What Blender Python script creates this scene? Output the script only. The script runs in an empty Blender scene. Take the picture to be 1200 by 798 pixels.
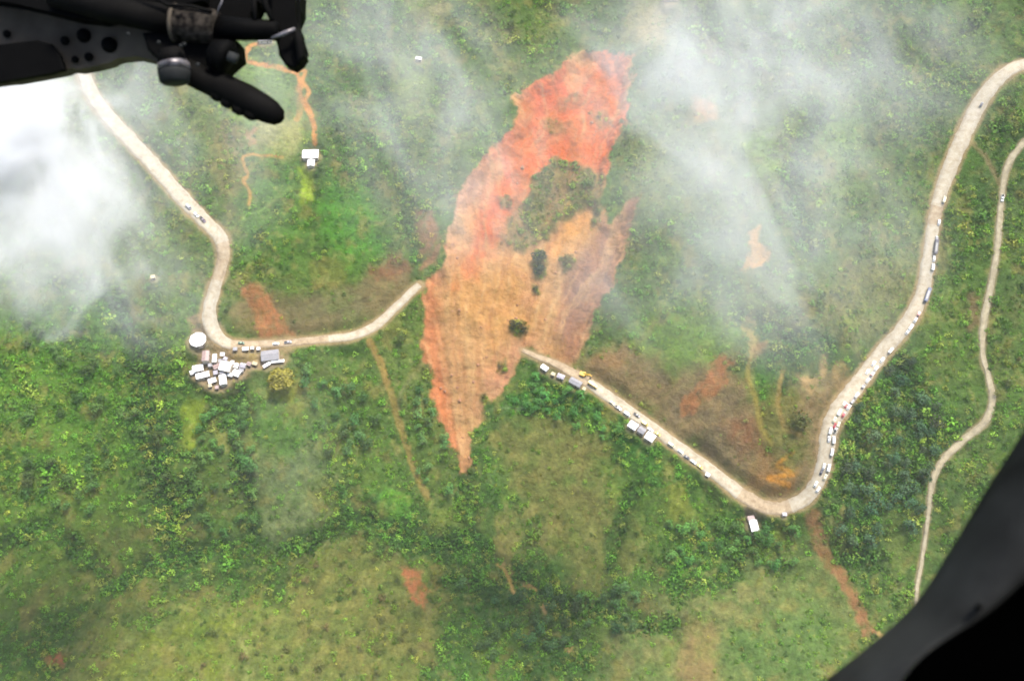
import bpy, bmesh, math, random
import numpy as np
from mathutils import Vector, Matrix
random.seed(7)
RNG = np.random.default_rng(7)
SC = bpy.context.scene
C = SC.collection
R = math.radians

# ------------------------------------------------------------------ camera
CAM_POS = np.array([0.0, -288.7, 500.0])
PITCH = 60.0                       # degrees below the horizon
LENS = 35.0
FPX = 1200 * LENS / 36.0
cam_d = bpy.data.cameras.new('camera')
cam = bpy.data.objects.new('camera', cam_d)
C.objects.link(cam)
cam.location = CAM_POS
cam.rotation_euler = (R(90 - PITCH), 0, 0)
cam_d.lens = LENS; cam_d.sensor_width = 36; cam_d.sensor_fit = 'HORIZONTAL'
cam_d.clip_start = 0.05; cam_d.clip_end = 20000
cam_d.dof.use_dof = True; cam_d.dof.focus_distance = 6.0; cam_d.dof.aperture_fstop = 5.6
SC.camera = cam

# ------------------------------------------------------------------ world, sun, exposure
SUN_EL, SUN_AZ = 64.0, 38.0        # azimuth clockwise from +y
w = bpy.data.worlds.new('World'); SC.world = w; w.use_nodes = True
nt = w.node_tree; nt.nodes.clear()
sky = nt.nodes.new('ShaderNodeTexSky'); sky.sky_type = 'NISHITA'; sky.sun_disc = False
sky.sun_elevation = R(SUN_EL); sky.sun_rotation = R(SUN_AZ)
sky.air_density = 1.0; sky.dust_density = 3.0
bg = nt.nodes.new('ShaderNodeBackground'); bg.inputs['Strength'].default_value = 0.10
wo = nt.nodes.new('ShaderNodeOutputWorld')
nt.links.new(sky.outputs[0], bg.inputs[0]); nt.links.new(bg.outputs[0], wo.inputs[0])
sd = bpy.data.lights.new('sun', 'SUN'); sun = bpy.data.objects.new('sun', sd); C.objects.link(sun)
sd.energy = 2.55; sd.angle = R(9); sd.color = (1.0, 0.94, 0.84)
sv = Vector((math.sin(R(SUN_AZ)) * math.cos(R(SUN_EL)), math.cos(R(SUN_AZ)) * math.cos(R(SUN_EL)), math.sin(R(SUN_EL))))
sun.rotation_euler = sv.to_track_quat('Z', 'Y').to_euler()
sun.location = (0, 0, 900)
SC.view_settings.view_transform = 'Standard'; SC.view_settings.look = 'None'
SC.view_settings.gamma = 1; SC.view_settings.use_curve_mapping = False
SC.view_settings.exposure = 1.54
SC.cycles.volume_bounces = 2
SC.cycles.use_adaptive_sampling = True; SC.cycles.adaptive_threshold = .03
SC.cycles.max_bounces = 8
SC.cycles.volume_step_rate = 1.4
SC.cycles.volume_max_steps = 64

K = 2.3                            # display value of a lit white surface: albedo = seen colour / K
def lin(c):
    c = np.asarray(c, float) / 255.0
    return np.where(c <= 0.04045, c / 12.92, ((c + 0.055) / 1.055) ** 2.4)
def alb(r, g, b): return lin((r, g, b)) / K

# ------------------------------------------------------------------ numpy gradient noise
_perm = np.random.default_rng(3).permutation(256); _perm = np.concatenate([_perm, _perm])
_ang = np.random.default_rng(4).random(256) * 2 * np.pi
_gx, _gy = np.cos(_ang), np.sin(_ang)
def noise(x, y, seed=0):
    x = np.asarray(x, float); y = np.asarray(y, float)
    xi = np.floor(x).astype(np.int64); yi = np.floor(y).astype(np.int64)
    xf = x - xi; yf = y - yi
    u = xf * xf * xf * (xf * (xf * 6 - 15) + 10); v = yf * yf * yf * (yf * (yf * 6 - 15) + 10)
    def g(ix, iy, dx, dy):
        h = _perm[(_perm[(ix + seed * 17) & 255] + iy + seed * 31) & 255]
        return _gx[h] * dx + _gy[h] * dy
    a = g(xi, yi, xf, yf); b = g(xi + 1, yi, xf - 1, yf)
    c = g(xi, yi + 1, xf, yf - 1); d = g(xi + 1, yi + 1, xf - 1, yf - 1)
    return ((a + (b - a) * u) + ((c + (d - c) * u) - (a + (b - a) * u)) * v) * 1.5
def fbm(x, y, s, octv=4, seed=0, gain=0.5):
    t = 0; a = 1; n = 0
    for o in range(octv):
        t = t + a * noise(x / s, y / s, seed + o * 3); n += a; a *= gain; s = s / 2.07
    return t / n
def smooth(a, b, x):
    t = np.clip((x - a) / (b - a), 0, 1); return t * t * (3 - 2 * t)

# ------------------------------------------------------------------ terrain height
def valley_y(x):
    return -128 + 14 * np.sin((x + 60) / 95.0) - 0.035 * x + 8 * noise(x / 45.0, x * 0 + 3.3, 5)
def base_h(x, y):
    x = np.asarray(x, float); y = np.asarray(y, float)
    s = y - valley_y(x)
    up = 0.5 * (s + np.sqrt(s * s + 400)); dn = 0.5 * (-s + np.sqrt(s * s + 400))
    z = 0.37 * up + 0.15 * dn - 50
    near = smooth(0, 90, s)
    for x0, k, a, wd in ((-178, -0.10, 15, 60), (158, 0.02, 16, 70), (330, 0.1, 9, 45), (-330, 0, 10, 60)):
        z = z + near * a * np.exp(-((x - x0 - k * y) / wd) ** 2)
    z = z - near * 8 * np.exp(-((x - 8 - 0.15 * y) / 55) ** 2)
    z = z + 6.5 * fbm(x, y, 130, 3, 11) + 3.2 * fbm(x, y, 38, 3, 21)
    far = np.hypot(x, y)
    z = z + smooth(600, 2500, far) * 160 * fbm(x, y, 1400, 4, 31)
    return z * (1 - smooth(1500, 4500, np.abs(y)) * 0.55)
cp, sp_ = math.cos(R(PITCH)), math.sin(R(PITCH))
def ground(px, py):
    """photograph pixel -> x, y, z on the ground"""
    px = np.atleast_1d(np.asarray(px, float)); py = np.atleast_1d(np.asarray(py, float))
    u = (px - 600) / FPX; v = (399 - py) / FPX
    dx = u; dy = cp + v * sp_; dz = -sp_ + v * cp
    t = np.full(px.shape, 560.0)
    for _ in range(40):
        x = dx * t; y = CAM_POS[1] + dy * t; z = CAM_POS[2] + dz * t
        t = t + (z - base_h(x, y)) * 0.8 / (sp_ + 0.2)
    return dx * t, CAM_POS[1] + dy * t, CAM_POS[2] + dz * t
def gpts(pts):
    a = np.array(pts, float); x, y, z = ground(a[:, 0], a[:, 1]); return np.stack([x, y, z], 1)
def mpp(p):                        # metres per photograph pixel at a ground point
    return float(np.linalg.norm(np.array(p) - CAM_POS)) / FPX

# ------------------------------------------------------------------ roads laid out on the ground
def spline(P, step=2.0):
    P = np.asarray(P, float); out = []
    n = len(P)
    for i in range(n - 1):
        p0 = P[max(i - 1, 0)]; p1 = P[i]; p2 = P[i + 1]; p3 = P[min(i + 2, n - 1)]
        m = max(2, int(np.linalg.norm((p2 - p1)[:2]) / step))
        for k in range(m):
            t = k / m
            out.append(0.5 * ((2 * p1) + (-p0 + p2) * t + (2 * p0 - 5 * p1 + 4 * p2 - p3) * t * t + (-p0 + 3 * p1 - 3 * p2 + p3) * t ** 3))
    out.append(P[-1]); return np.array(out)
def smooth_z(z, n=14):
    k = np.hanning(2 * n + 1); k /= k.sum()
    return np.convolve(np.pad(z, n, mode='edge'), k, 'valid')
def road_path(px_w, step=1.5):     # list of (px, py, width in px) -> x, y, z, half width
    a = np.array(px_w, float); g = gpts(a[:, :2])
    hw = np.array([0.5 * .80 * w_ * mpp(p) for w_, p in zip(a[:, 2], g)])
    s = spline(np.column_stack([g, hw]), step)
    s[:, 2] = smooth_z(base_h(s[:, 0], s[:, 1]))
    return s
LEFT = road_path([(78, -60, 20), (84, -20, 20), (88, 30, 19), (94, 70, 18), (104, 103, 18), (122, 131, 19), (150, 161, 20), (182, 196, 20), (212, 230, 21), (240, 259, 20), (257, 277, 20),
    (262, 296, 18), (257, 322, 17), (249, 345, 19), (245, 368, 20), (250, 388, 21), (264, 401, 17), (283, 404, 13), (310, 403, 12), (345, 401, 12), (385, 397, 13), (415, 393, 14), (440, 382, 15), (462, 362, 13), (480, 344, 12), (491, 333, 11)])
RIGHT = road_path([(612, 410, 6), (630, 418, 9), (655, 428, 12), (690, 449, 17), (735, 480, 18), (780, 512, 18), (820, 541, 18), (855, 568, 20), (878, 585, 22), (905, 596, 20), (932, 591, 20), (950, 577, 20), (963, 553, 21), (969, 525, 22), (973, 500, 24), (988, 473, 24), (1010, 444, 22), (1036, 410, 20),
    (1062, 380, 19), (1080, 345, 18), (1088, 308, 18), (1093, 270, 17), (1099, 238, 17), (1112, 200, 19), (1130, 158, 20), (1152, 115, 19), (1180, 84, 17), (1210, 74, 17), (1255, 80, 17)])
TRACK = road_path([(1260, 150, 7), (1215, 158, 8), (1195, 172, 8), (1180, 197, 8), (1174, 230, 7), (1171, 270, 8), (1166, 310, 8), (1158, 350, 9), (1152, 383, 9), (1152, 415, 7), (1158, 440, 8), (1163, 468, 9), (1155, 493, 9), (1130, 515, 9), (1107, 537, 9), (1094, 562, 8), (1088, 600, 6), (1084, 630, 5), (1080, 660, 5), (1074, 700, 5), (1085, 745, 5), (1110, 800, 5)])
ROADS = [LEFT, RIGHT, TRACK]

# ------------------------------------------------------------------ houses: px, py, width px, length px, turn (deg, picture), roof colour, height, label
HOUSES = []
def H(px, py, w_, l_, ang, col, label, h=2.6, cat='house', kind='gable', group=None):
    g = gpts([(px, py)])[0]
    HOUSES.append(dict(px=px, py=py, w=w_ * mpp(g), l=l_ * mpp(g), ang=ang, col=col, label=label, h=h, cat=cat, kind=kind, g=g, group=group))
WH = (0.80, 0.80, 0.80); GR = (0.24, 0.235, 0.25); PK = (0.30, 0.215, 0.20); CRM = (0.42, 0.36, 0.22); LIL = (0.36, 0.34, 0.38)
H(234, 402, 19, 19, 0, WH, 'large round white roofed pavilion at the upper left of the hamlet beside the road bend', 3.2, 'pavilion', 'round')
H(243, 421, 8, 13, 4, PK, 'long pinkish grey roofed house just below the round white pavilion')
H(253, 423, 5, 10, 4, WH, 'narrow white roofed hut right of the pinkish grey house', 2.3, 'hut')
H(262, 418, 5, 4, 0, WH, 'tiny white roofed stall, upper one under the road bend', 2.2, 'stall', 'shed')
H(266, 424, 5, 4, -25, LIL, 'tiny lilac white stall between the big white roof and the bend', 2.2, 'stall', 'shed')
H(267, 434, 13, 12, -12, WH, 'largest square white roofed house in the middle of the hamlet', 3.2)
H(279, 441, 9, 8, -22, WH, 'white roofed house at the lower right rim of the hamlet')
H(264, 450, 8, 13, 14, WH, 'tall white roofed house at the bottom tip of the hamlet', 3.0)
H(234, 435, 12, 8, 12, WH, 'white roofed house at the far left end of the hamlet')
H(240, 444, 15, 7, 16, WH, 'long white roofed house along the lower left rim of the hamlet')
H(251, 450, 9, 6, 20, WH, 'small white roofed house left of the bottom tip of the hamlet', 2.4)
H(256, 433, 8, 6, 24, PK, 'small pink roofed house enclosed by the white roofs', 2.4)
H(278, 431, 5, 6, -10, WH, 'narrow white hut touching the largest square house', 2.3, 'hut')
H(286, 431, 7, 6, -14, LIL, 'lilac white roofed house on the right arm of the hamlet', 2.5)
H(293, 429, 5, 5, -14, PK, 'little pink grey hut on the right arm of the hamlet', 2.3, 'hut')
H(300, 429, 6, 4, -20, CRM, 'cream roofed stall at the right end of the hamlet row', 2.2, 'stall', 'shed')
H(249, 457, 4, 4, 10, CRM, 'tiny yellowish hut under the lower left rim of the hamlet', 2.1, 'hut', 'shed')
H(257, 459, 4, 4, 0, PK, 'tiny brown pink hut left of the tall bottom house', 2.1, 'hut', 'shed')
H(259, 425, 4, 5, 20, GR, 'tiny grey hut between the narrow white hut and the big square roof', 2.2, 'hut', 'shed')
H(248, 431, 5, 4, 10, GR, 'tiny grey hut under the long pinkish grey house', 2.2, 'hut', 'shed')
H(262, 441, 5, 4, -30, GR, 'tiny grey hut above the tall bottom house', 2.2, 'hut', 'shed')
H(272, 443, 6, 5, -10, WH, 'small white roof wedged between the square house and the lower right rim', 2.4, 'hut')
H(228, 440, 6, 5, 30, WH, 'small white roof at the outermost left corner of the hamlet', 2.3, 'hut')
H(273, 426, 4, 4, 0, WH, 'tiny white stall above the right shoulder of the largest square house', 2.2, 'stall', 'shed')
H(284, 437, 6, 4, -20, GR, 'small grey roof at the lower rim of the right arm of the hamlet', 2.3, 'hut', 'shed')
H(255, 441, 5, 5, 15, LIL, 'small pale lilac roof under the pink roofed house', 2.3, 'hut')
H(318, 420, 20, 13, 8, GR, 'wide grey roofed building on the roadside right of the hamlet', 3.2, 'building')
H(314, 431, 9, 3.5, 36, WH, 'white canvas awning at the lower left corner of the grey building', 2.0, 'awning', 'shed')
H(327, 427.5, 15, 3, 6, WH, 'long white canvas awning under the lower edge of the grey building', 2.0, 'awning', 'shed')
H(289, 412, 7, 4, 6, WH, 'largest white stall in the row below the left road', 2.2, 'stall', 'shed')
H(297, 411, 4, 3, 0, WH, 'second white stall in the row below the left road', 2.2, 'stall', 'shed')
H(304, 411, 4, 3, 0, WH, 'third white stall in the row below the left road', 2.2, 'stall', 'shed')
H(277, 412, 5, 4, 0, GR, 'grey roofed stall at the left end of the roadside row', 2.2, 'stall', 'shed')
H(638, 434, 9, 6, -38, WH, 'white roofed hut nearest to the landslide on the cut off road', 2.4, 'hut')
H(648, 441, 5, 4, -30, CRM, 'cream hut second from the landslide on the cut off road', 2.2, 'hut', 'shed')
H(657, 444, 9, 6, -25, LIL, 'pale roofed hut in the middle of the row by the cut off road', 2.4, 'hut')
H(674, 452, 15, 8, -32, GR, 'long grey white roofed house below the yellow machines', 2.8)
H(684, 459, 4, 4, -30, CRM, 'tiny hut at the right end of the grey white house', 2.1, 'hut', 'shed')
H(741, 502, 11, 9, -36, WH, 'left white roof of the roadside trio below the right road', 2.8)
H(751, 508, 9, 8, -36, GR, 'grey lilac roof in the middle of the roadside trio', 2.6)
H(761, 515, 11, 10, -36, WH, 'right white roof of the roadside trio below the right road', 2.8)
H(883, 617, 9, 13, 8, WH, 'lone white roofed house below the bend of the right road', 2.8)
H(880, 607, 8, 5, 10, PK, 'small pink roofed annex above the lone white house', 2.2, 'hut', 'shed')
H(917, 606, 5, 4, 0, LIL, 'tiny pale hut on the outer rim of the right bend', 2.1, 'hut', 'shed')
H(828, 559, 5, 4, -35, WH, 'tiny white hut below the right road before the bend', 2.1, 'hut', 'shed')
H(365, 185, 18, 12, 2, WH, 'square white roofed farmhouse at the end of the orange track', 3.0)
H(366, 197, 8, 9, 2, WH, 'small white outhouse below the square farmhouse', 2.3, 'hut')
H(312, 50, 15, 8, 6, LIL, 'pale roofed house at the top of the orange track', 2.6)
H(491, 72, 7, 4, -15, WH, 'tiny white hut alone in the misty bush left of the landslide', 2.2, 'hut')
H(181, 328, 5, 4, 10, CRM, 'tiny white hut alone in the bush left of the hamlet road', 2.2, 'hut', 'shed')
H(786, 1, 16, 5, 5, WH, 'white roofed house above the landslide at the top rim', 2.6)

# ------------------------------------------------------------------ terrain grid
def axis(a, b, d, far, n):
    core = np.arange(a, b + d * 0.5, d)
    t = np.linspace(0, 1, n + 1)[1:]
    lo = a - (np.exp(t * math.log(far)) - 1) / (far - 1) * far * 1.0 - t * n * d
    hi = b + (np.exp(t * math.log(far)) - 1) / (far - 1) * far * 1.0 + t * n * d
    return np.concatenate([lo[::-1], core, hi])
GX = axis(-400, 400, 0.8, 7000, 60); GY = axis(-225, 330, 0.8, 7000, 60)
X, Y = np.meshgrid(GX, GY)
print('grid', X.shape)
Z = base_h(X, Y) + 1.7 * fbm(X, Y, 24, 3, 39) + 1.2 * fbm(X, Y, 11, 3, 41) + 0.35 * fbm(X, Y, 3.0, 2, 45)

GUL = [[(150, 400), (170, 470), (175, 540), (195, 600), (200, 650)], [(130, 690), (200, 650), (250, 645), (300, 635), (340, 640), (380, 622), (430, 606), (500, 640), (570, 640)], [(540, 560), (550, 600), (560, 640), (600, 675), (660, 705), (720, 715), (790, 740)],
    [(870, 370), (930, 395), (975, 400), (960, 440)], [(1000, 500), (1010, 560), (1000, 620), (990, 650)], [(1050, 430), (1080, 480), (1060, 540)], [(445, 80), (470, 180), (480, 260), (490, 300)], [(60, 330), (130, 345), (150, 400)], [(880, 620), (850, 680), (800, 690)], [(960, 130), (930, 200), (940, 280)], [(280, 460), (275, 520), (290, 590), (300, 635)], [(0, 640), (60, 620), (130, 690)], [(740, 580), (720, 640), (715, 715)]]
def window(cx, cy, r):
    i0, i1 = np.searchsorted(GX, [cx - r, cx + r]); j0, j1 = np.searchsorted(GY, [cy - r, cy + r])
    return slice(j0, j1), slice(i0, i1)
def line_dist(path, r):
    """distance of every grid point to a path (x, y, z, half width ..), with the path's z and half width there"""
    D = np.full(X.shape, 1e3); Zp = np.zeros(X.shape); W = np.zeros(X.shape)
    for p in path:
        sl = window(p[0], p[1], r)
        d = np.hypot(X[sl] - p[0], Y[sl] - p[1]); m = d < D[sl]
        D[sl] = np.where(m, d, D[sl]); Zp[sl] = np.where(m, p[2], Zp[sl])
        if len(p) > 3: W[sl] = np.where(m, p[3], W[sl])
    return D, Zp, W
def poly_sd(poly, pad):
    """signed distance (positive inside) to a ground polygon, in its window"""
    p = np.asarray(poly)[:, :2]
    i0, i1 = np.searchsorted(GX, [p[:, 0].min() - pad, p[:, 0].max() + pad]); j0, j1 = np.searchsorted(GY, [p[:, 1].min() - pad, p[:, 1].max() + pad])
    sl = (slice(j0, j1), slice(i0, i1)); x = X[sl]; y = Y[sl]
    ins = np.zeros(x.shape, bool); d = np.full(x.shape, 1e9)
    n = len(p)
    for k in range(n):
        ax, ay = p[k]; bx, by = p[(k + 1) % n]
        c = ((ay > y) != (by > y)) & (x < (bx - ax) * (y - ay) / (by - ay + 1e-12) + ax); ins ^= c
        vx, vy = bx - ax, by - ay; L = vx * vx + vy * vy + 1e-9
        t = np.clip(((x - ax) * vx + (y - ay) * vy) / L, 0, 1)
        d = np.minimum(d, np.hypot(x - ax - t * vx, y - ay - t * vy))
    return sl, np.where(ins, d, -d)

GD = np.full(X.shape, 99.0)
for k, gl_ in enumerate(GUL):
    for p in spline(gpts(gl_), 1.5):
        sl = window(p[0], p[1], 16); GD[sl] = np.minimum(GD[sl], np.hypot(X[sl] - p[0], Y[sl] - p[1]))
GDn = GD + 4.5 * fbm(X, Y, 14, 3, 501)
GUL_M = 1 - smooth(0, 11, GDn)
Z -= 3.6 * GUL_M * (.75 + .5 * fbm(X, Y, 30, 2, 505))
# ------------------------------------------------------------------ ground cover: colour (real soil, grass, bush) and bush density
n1 = fbm(X, Y, 70, 4, 51); n2 = fbm(X, Y, 22, 4, 61); n3 = fbm(X, Y, 7, 3, 71)
COL = np.empty(X.shape + (3,)); COL[:] = alb(108, 130, 78)
def mixc(mask, rgb):
    COL[:] = COL + (alb(*rgb) - COL) * np.clip(mask, 0, 1)[..., None]
mixc(smooth(0.05, 0.4, n1) * 0.8, (84, 112, 66)); mixc(smooth(0.05, 0.4, -n1) * 0.7, (132, 142, 88))
mixc(smooth(0.12, 0.45, n2) * 0.7, (146, 138, 98)); mixc(smooth(0.1, 0.4, -n2) * 0.6, (88, 122, 60))
VEG = np.clip(0.55 + 0.9 * n2 + 0.5 * n3, 0, 1)
BARE = np.zeros(X.shape)
def patch(px_poly, rgb, soft=4, rough=5, amt=1.0, veg=None, bare=0.0, nscale=9, seed=0, lo=None):
    sl, sd_ = poly_sd(gpts(px_poly), soft + rough * 1.5 + 4)
    bg_ = soft > 4.5
    e = sd_ + rough * (1.5 if bg_ else 1.35) * fbm(X[sl], Y[sl], nscale * (2.2 if bg_ else 1), 5, 81 + seed, .62)
    m = smooth(-soft * (.9 if bg_ else .5), soft * (.9 if bg_ else .5), e) * amt
    m = m * (1 - (.75 if bare == 1 else .3) * smooth(-.12 if bare == 1 else .0, .5, fbm(X[sl], Y[sl], 5 if bare else 13, 4, 86 + seed, .65)))
    if lo is not None:             # broken-up patch: only part of it is covered
        m = m * smooth(lo - 0.2, lo + 0.2, fbm(X[sl], Y[sl], 10, 4, 91 + seed))
    a_ = alb(*rgb)
    if rgb[0] > rgb[1] * 1.2: a_ = (a_ * .88 + np.array([.9, 1.02, .95]) * a_.mean() * .12) * np.array([.97, 1.06, .82])
    COL[sl] = COL[sl] + (a_ - COL[sl]) * m[..., None]
    if veg is not None: VEG[sl] = VEG[sl] + (veg - VEG[sl]) * m
    BARE[sl] = BARE[sl] + (bare - BARE[sl]) * m
    return sl, m
def ribbon(px_line, width_px, rgb, amt=1.0, soft=1.2, wob=0.6, bare=1.0):
    g = gpts(px_line); s = spline(g, 0.8); m_ = mpp(g[0]); hw = width_px * m_ * 0.5
    w0 = window(s[:, 0].mean(), s[:, 1].mean(), max(np.ptp(s[:, 0]), np.ptp(s[:, 1])) / 2 + hw + 8)
    x, y = X[w0], Y[w0]; D = np.full(x.shape, 1e3); gx, gy = GX[w0[1]], GY[w0[0]]; rr = hw + 5
    for p in s:
        a0, a1 = np.searchsorted(gx, [p[0] - rr, p[0] + rr]); b0, b1 = np.searchsorted(gy, [p[1] - rr, p[1] + rr])
        D[b0:b1, a0:a1] = np.minimum(D[b0:b1, a0:a1], np.hypot(x[b0:b1, a0:a1] - p[0], y[b0:b1, a0:a1] - p[1]))
    D = D + wob * hw * fbm(x, y, 5, 2, 77)
    m = (1 - smooth(hw - soft * 0.5, hw + soft * 0.7, D)) * amt * (1 - .5 * smooth(.05, .5, fbm(x, y, 5, 3, 79)))
    a_ = alb(*rgb); a_ = a_ * np.array([1.03, 1.05, .72]) if rgb[0] > rgb[2] * 1.6 else a_; COL[w0] = COL[w0] + (a_ - COL[w0]) * m[..., None]; VEG[w0] = VEG[w0] * (1 - np.clip(1.6 * m, 0, 1)); BARE[w0] = BARE[w0] + (bare - BARE[w0]) * m

# left and lower slopes
patch([(-40, 350), (60, 350), (170, 330), (215, 420), (230, 470), (200, 560), (120, 600), (60, 680), (-40, 700)], (104, 146, 62), 14, 12, .85, .8, seed=1)
patch([(150, 395), (205, 400), (220, 470), (215, 560), (240, 620), (210, 690), (160, 690), (170, 600), (150, 500)], (62, 96, 62), 12, 12, .85, 1, seed=2)
patch([(-40, 600), (150, 560), (200, 640), (180, 700), (60, 720), (-40, 740)], (112, 132, 66), 14, 14, .7, .35, seed=3)
patch([(40, 690), (110, 640), (190, 650), (180, 700), (110, 740), (50, 735)], (142, 134, 82), 10, 12, .6, .2, seed=4, lo=-.1)
patch([(60, 820), (100, 752), (190, 722), (240, 690), (285, 668), (330, 690), (352, 650), (420, 632), (480, 640), (520, 655), (540, 700), (520, 740), (500, 820)], (148, 146, 88), 12, 16, .62, .25, seed=5)
patch([(330, 690), (400, 650), (480, 650), (520, 700), (500, 798), (400, 798), (340, 760)], (168, 156, 100), 10, 14, .6, .05, seed=6, lo=.05)
patch([(120, 740), (230, 700), (300, 720), (260, 800), (120, 800)], (140, 150, 62), 10, 14, .7, .08, seed=7, lo=-.05)
patch([(230, 640), (330, 640), (345, 690), (300, 710), (240, 690)], (78, 108, 60), 8, 9, .8, .95, seed=8)
patch([(-10, 740), (110, 700), (60, 800), (-10, 810)], (84, 118, 60), 10, 10, .8, .8, seed=9)
patch([(470, 664), (492, 668), (502, 690), (498, 712), (484, 704), (474, 684)], (222, 128, 88), 3, 4, 1, 0, 1, 5, 10)
patch([(505, 660), (520, 665), (520, 690), (508, 690)], (200, 140, 98), 3, 4, .7, 0, 1, 5, 11)
patch([(52, 768), (76, 766), (74, 778), (56, 780)], (205, 115, 85), 3, 3, 1, 0, 1, 4, 12)
patch([(302, 440), (350, 455), (362, 520), (385, 620), (330, 640), (300, 610), (292, 520)], (140, 152, 112), 8, 9, .7, .2, seed=13)
patch([(310, 600), (380, 596), (376, 626), (318, 640)], (160, 168, 130), 7, 8, .55, .25, seed=14)
patch([(212, 468), (242, 464), (236, 500), (222, 532), (210, 520)], (150, 165, 62), 3, 4, .85, .05, seed=15)
patch([(254, 500), (296, 500), (300, 526), (258, 528)], (176, 172, 108), 3, 4, .9, 0, seed=16)
patch([(310, 440), (345, 436), (354, 455), (340, 472), (312, 466)], (170, 168, 76), 4, 4, .8, 0, seed=99)
patch([(296, 470), (360, 480), (352, 540), (300, 540)], (98, 148, 68), 6, 8, .6, .3, seed=17)
patch([(262, 470), (300, 470), (295, 500), (262, 500)], (70, 104, 66), 6, 6, .8, 1, seed=18)
patch([(380, 410), (440, 410), (460, 500), (470, 590), (400, 590), (375, 500)], (104, 134, 70), 10, 12, .6, .6, seed=19)
patch([(430, 395), (492, 350), (500, 430), (525, 520), (535, 580), (500, 590), (470, 500)], (120, 138, 78), 8, 8, .7, .5, seed=20)
patch([(390, 560), (470, 590), (540, 610), (560, 640), (480, 650), (400, 620)], (70, 104, 64), 10, 10, .85, 1, seed=21)
patch([(430, 570), (480, 572), (488, 600), (450, 606)], (104, 160, 66), 4, 6, .8, .3, seed=22)
patch([(500, 590), (550, 600), (548, 625), (505, 615)], (138, 152, 80), 5, 6, .8, .1, seed=23)
# the valley wood at the bottom
patch([(500, 640), (600, 650), (700, 690), (760, 680), (830, 640), (860, 680), (800, 740), (700, 798), (500, 798), (530, 720)], (70, 106, 60), 14, 12, .85, .95, seed=24)
patch([(540, 700), (640, 720), (620, 820), (520, 820)], (106, 136, 78), 12, 12, .6, .6, seed=25)
patch([(590, 500), (640, 475), (700, 490), (740, 560), (800, 600), (760, 650), (700, 705), (650, 650), (590, 560), (570, 520)], (134, 132, 84), 8, 9, .85, .1, seed=26)
patch([(600, 500), (680, 490), (720, 560), (690, 600), (620, 560)], (142, 134, 90), 8, 12, .6, .04, seed=27, lo=0)
patch([(580, 600), (612, 590), (628, 596), (606, 640), (600, 664), (578, 650)], (164, 152, 96), 4, 4, .8, 0, .3, seed=28)
patch([(548, 500), (585, 490), (590, 560), (620, 620), (570, 600), (548, 560)], (84, 118, 68), 8, 8, .8, .8, seed=29)
patch([(570, 480), (625, 440), (700, 462), (760, 520), (820, 560), (760, 580), (700, 500), (620, 478)], (74, 132, 60), 7, 7, .85, .95, seed=30)
patch([(700, 530), (800, 560), (860, 590), (880, 640), (830, 690), (760, 650), (720, 600)], (100, 134, 66), 10, 10, .8, .5, seed=31)
patch([(770, 640), (850, 600), (920, 610), (950, 640), (930, 680), (860, 650), (800, 690)], (78, 118, 60), 8, 8, .85, 1, seed=32)
patch([(775, 575), (800, 560), (810, 600), (790, 615)], (150, 150, 72), 4, 6, .7, .1, seed=33)
patch([(700, 700), (790, 700), (870, 655), (960, 650), (1010, 700), (980, 760), (900, 820), (720, 820), (690, 760)], (128, 140, 94), 12, 14, .85, .15, seed=34)
patch([(720, 720), (800, 700), (900, 668), (890, 720), (820, 760), (720, 800)], (158, 146, 110), 10, 12, .65, .05, seed=35, lo=0)
patch([(795, 740), (835, 735), (842, 800), (800, 820)], (176, 134, 104), 6, 8, .8, 0, .7, seed=36)
patch([(850, 740), (960, 700), (980, 780), (880, 815)], (106, 140, 86), 10, 10, .6, .4, seed=37)
# right hand slopes
patch([(980, 440), (1060, 400), (1100, 440), (1130, 500), (1090, 560), (1075, 640), (1010, 700), (975, 620), (970, 560), (985, 500)], (76, 108, 68), 12, 10, .85, 1, seed=38)
patch([(1040, 600), (1080, 590), (1070, 640), (1060, 680), (1035, 650)], (136, 150, 88), 8, 7, .75, .15, seed=39)
patch([(1110, 280), (1150, 290), (1140, 380), (1150, 450), (1110, 470), (1090, 380)], (112, 138, 74), 10, 10, .7, .5, seed=40)
patch([(1168, 380), (1230, 360), (1240, 520), (1180, 560), (1170, 450)], (104, 134, 70), 10, 10, .7, .6, seed=41)
patch([(1176, 200), (1230, 160), (1230, 340), (1180, 340)], (92, 118, 76), 10, 10, .7, .8, seed=42)
patch([(1090, 250), (1160, 200), (1165, 290), (1120, 330)], (78, 108, 66), 8, 9, .8, .9, seed=43)
patch([(1134, 345), (1146, 350), (1150, 378), (1138, 385)], (150, 112, 92), 4, 5, .8, 0, .8, seed=44)
ribbon([(1142, 170), (1158, 190), (1172, 215)], 5, (170, 140, 110), .6)
patch([(870, 160), (905, 150), (905, 200), (880, 205)], (156, 192, 84), 6, 8, .8, .1, seed=45)
patch([(960, 110), (1010, 100), (1010, 180), (985, 200), (955, 170)], (140, 172, 84), 10, 12, .7, .3, seed=46)
patch([(740, 140), (860, 130), (900, 230), (840, 270), (740, 260)], (138, 150, 96), 14, 14, .6, .3, seed=47)
patch([(800, 360), (870, 350), (880, 400), (860, 420), (760, 440), (735, 400), (750, 360)], (122, 154, 62), 9, 9, .85, .25, seed=48)
patch([(735, 320), (880, 330), (890, 370), (740, 365)], (108, 132, 84), 10, 10, .6, .5, seed=49)
patch([(960, 340), (1010, 300), (1060, 300), (1070, 350), (1020, 400), (970, 420), (955, 380)], (150, 142, 98), 10, 12, .7, .15, seed=50)
patch([(678, 425), (730, 400), (790, 440), (850, 430), (900, 450), (960, 445), (985, 430), (1000, 440), (972, 490), (965, 530), (950, 570), (920, 588), (885, 578), (780, 500), (720, 462)], (156, 132, 98), 7, 8, 1, .04, .8, seed=51)
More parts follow.
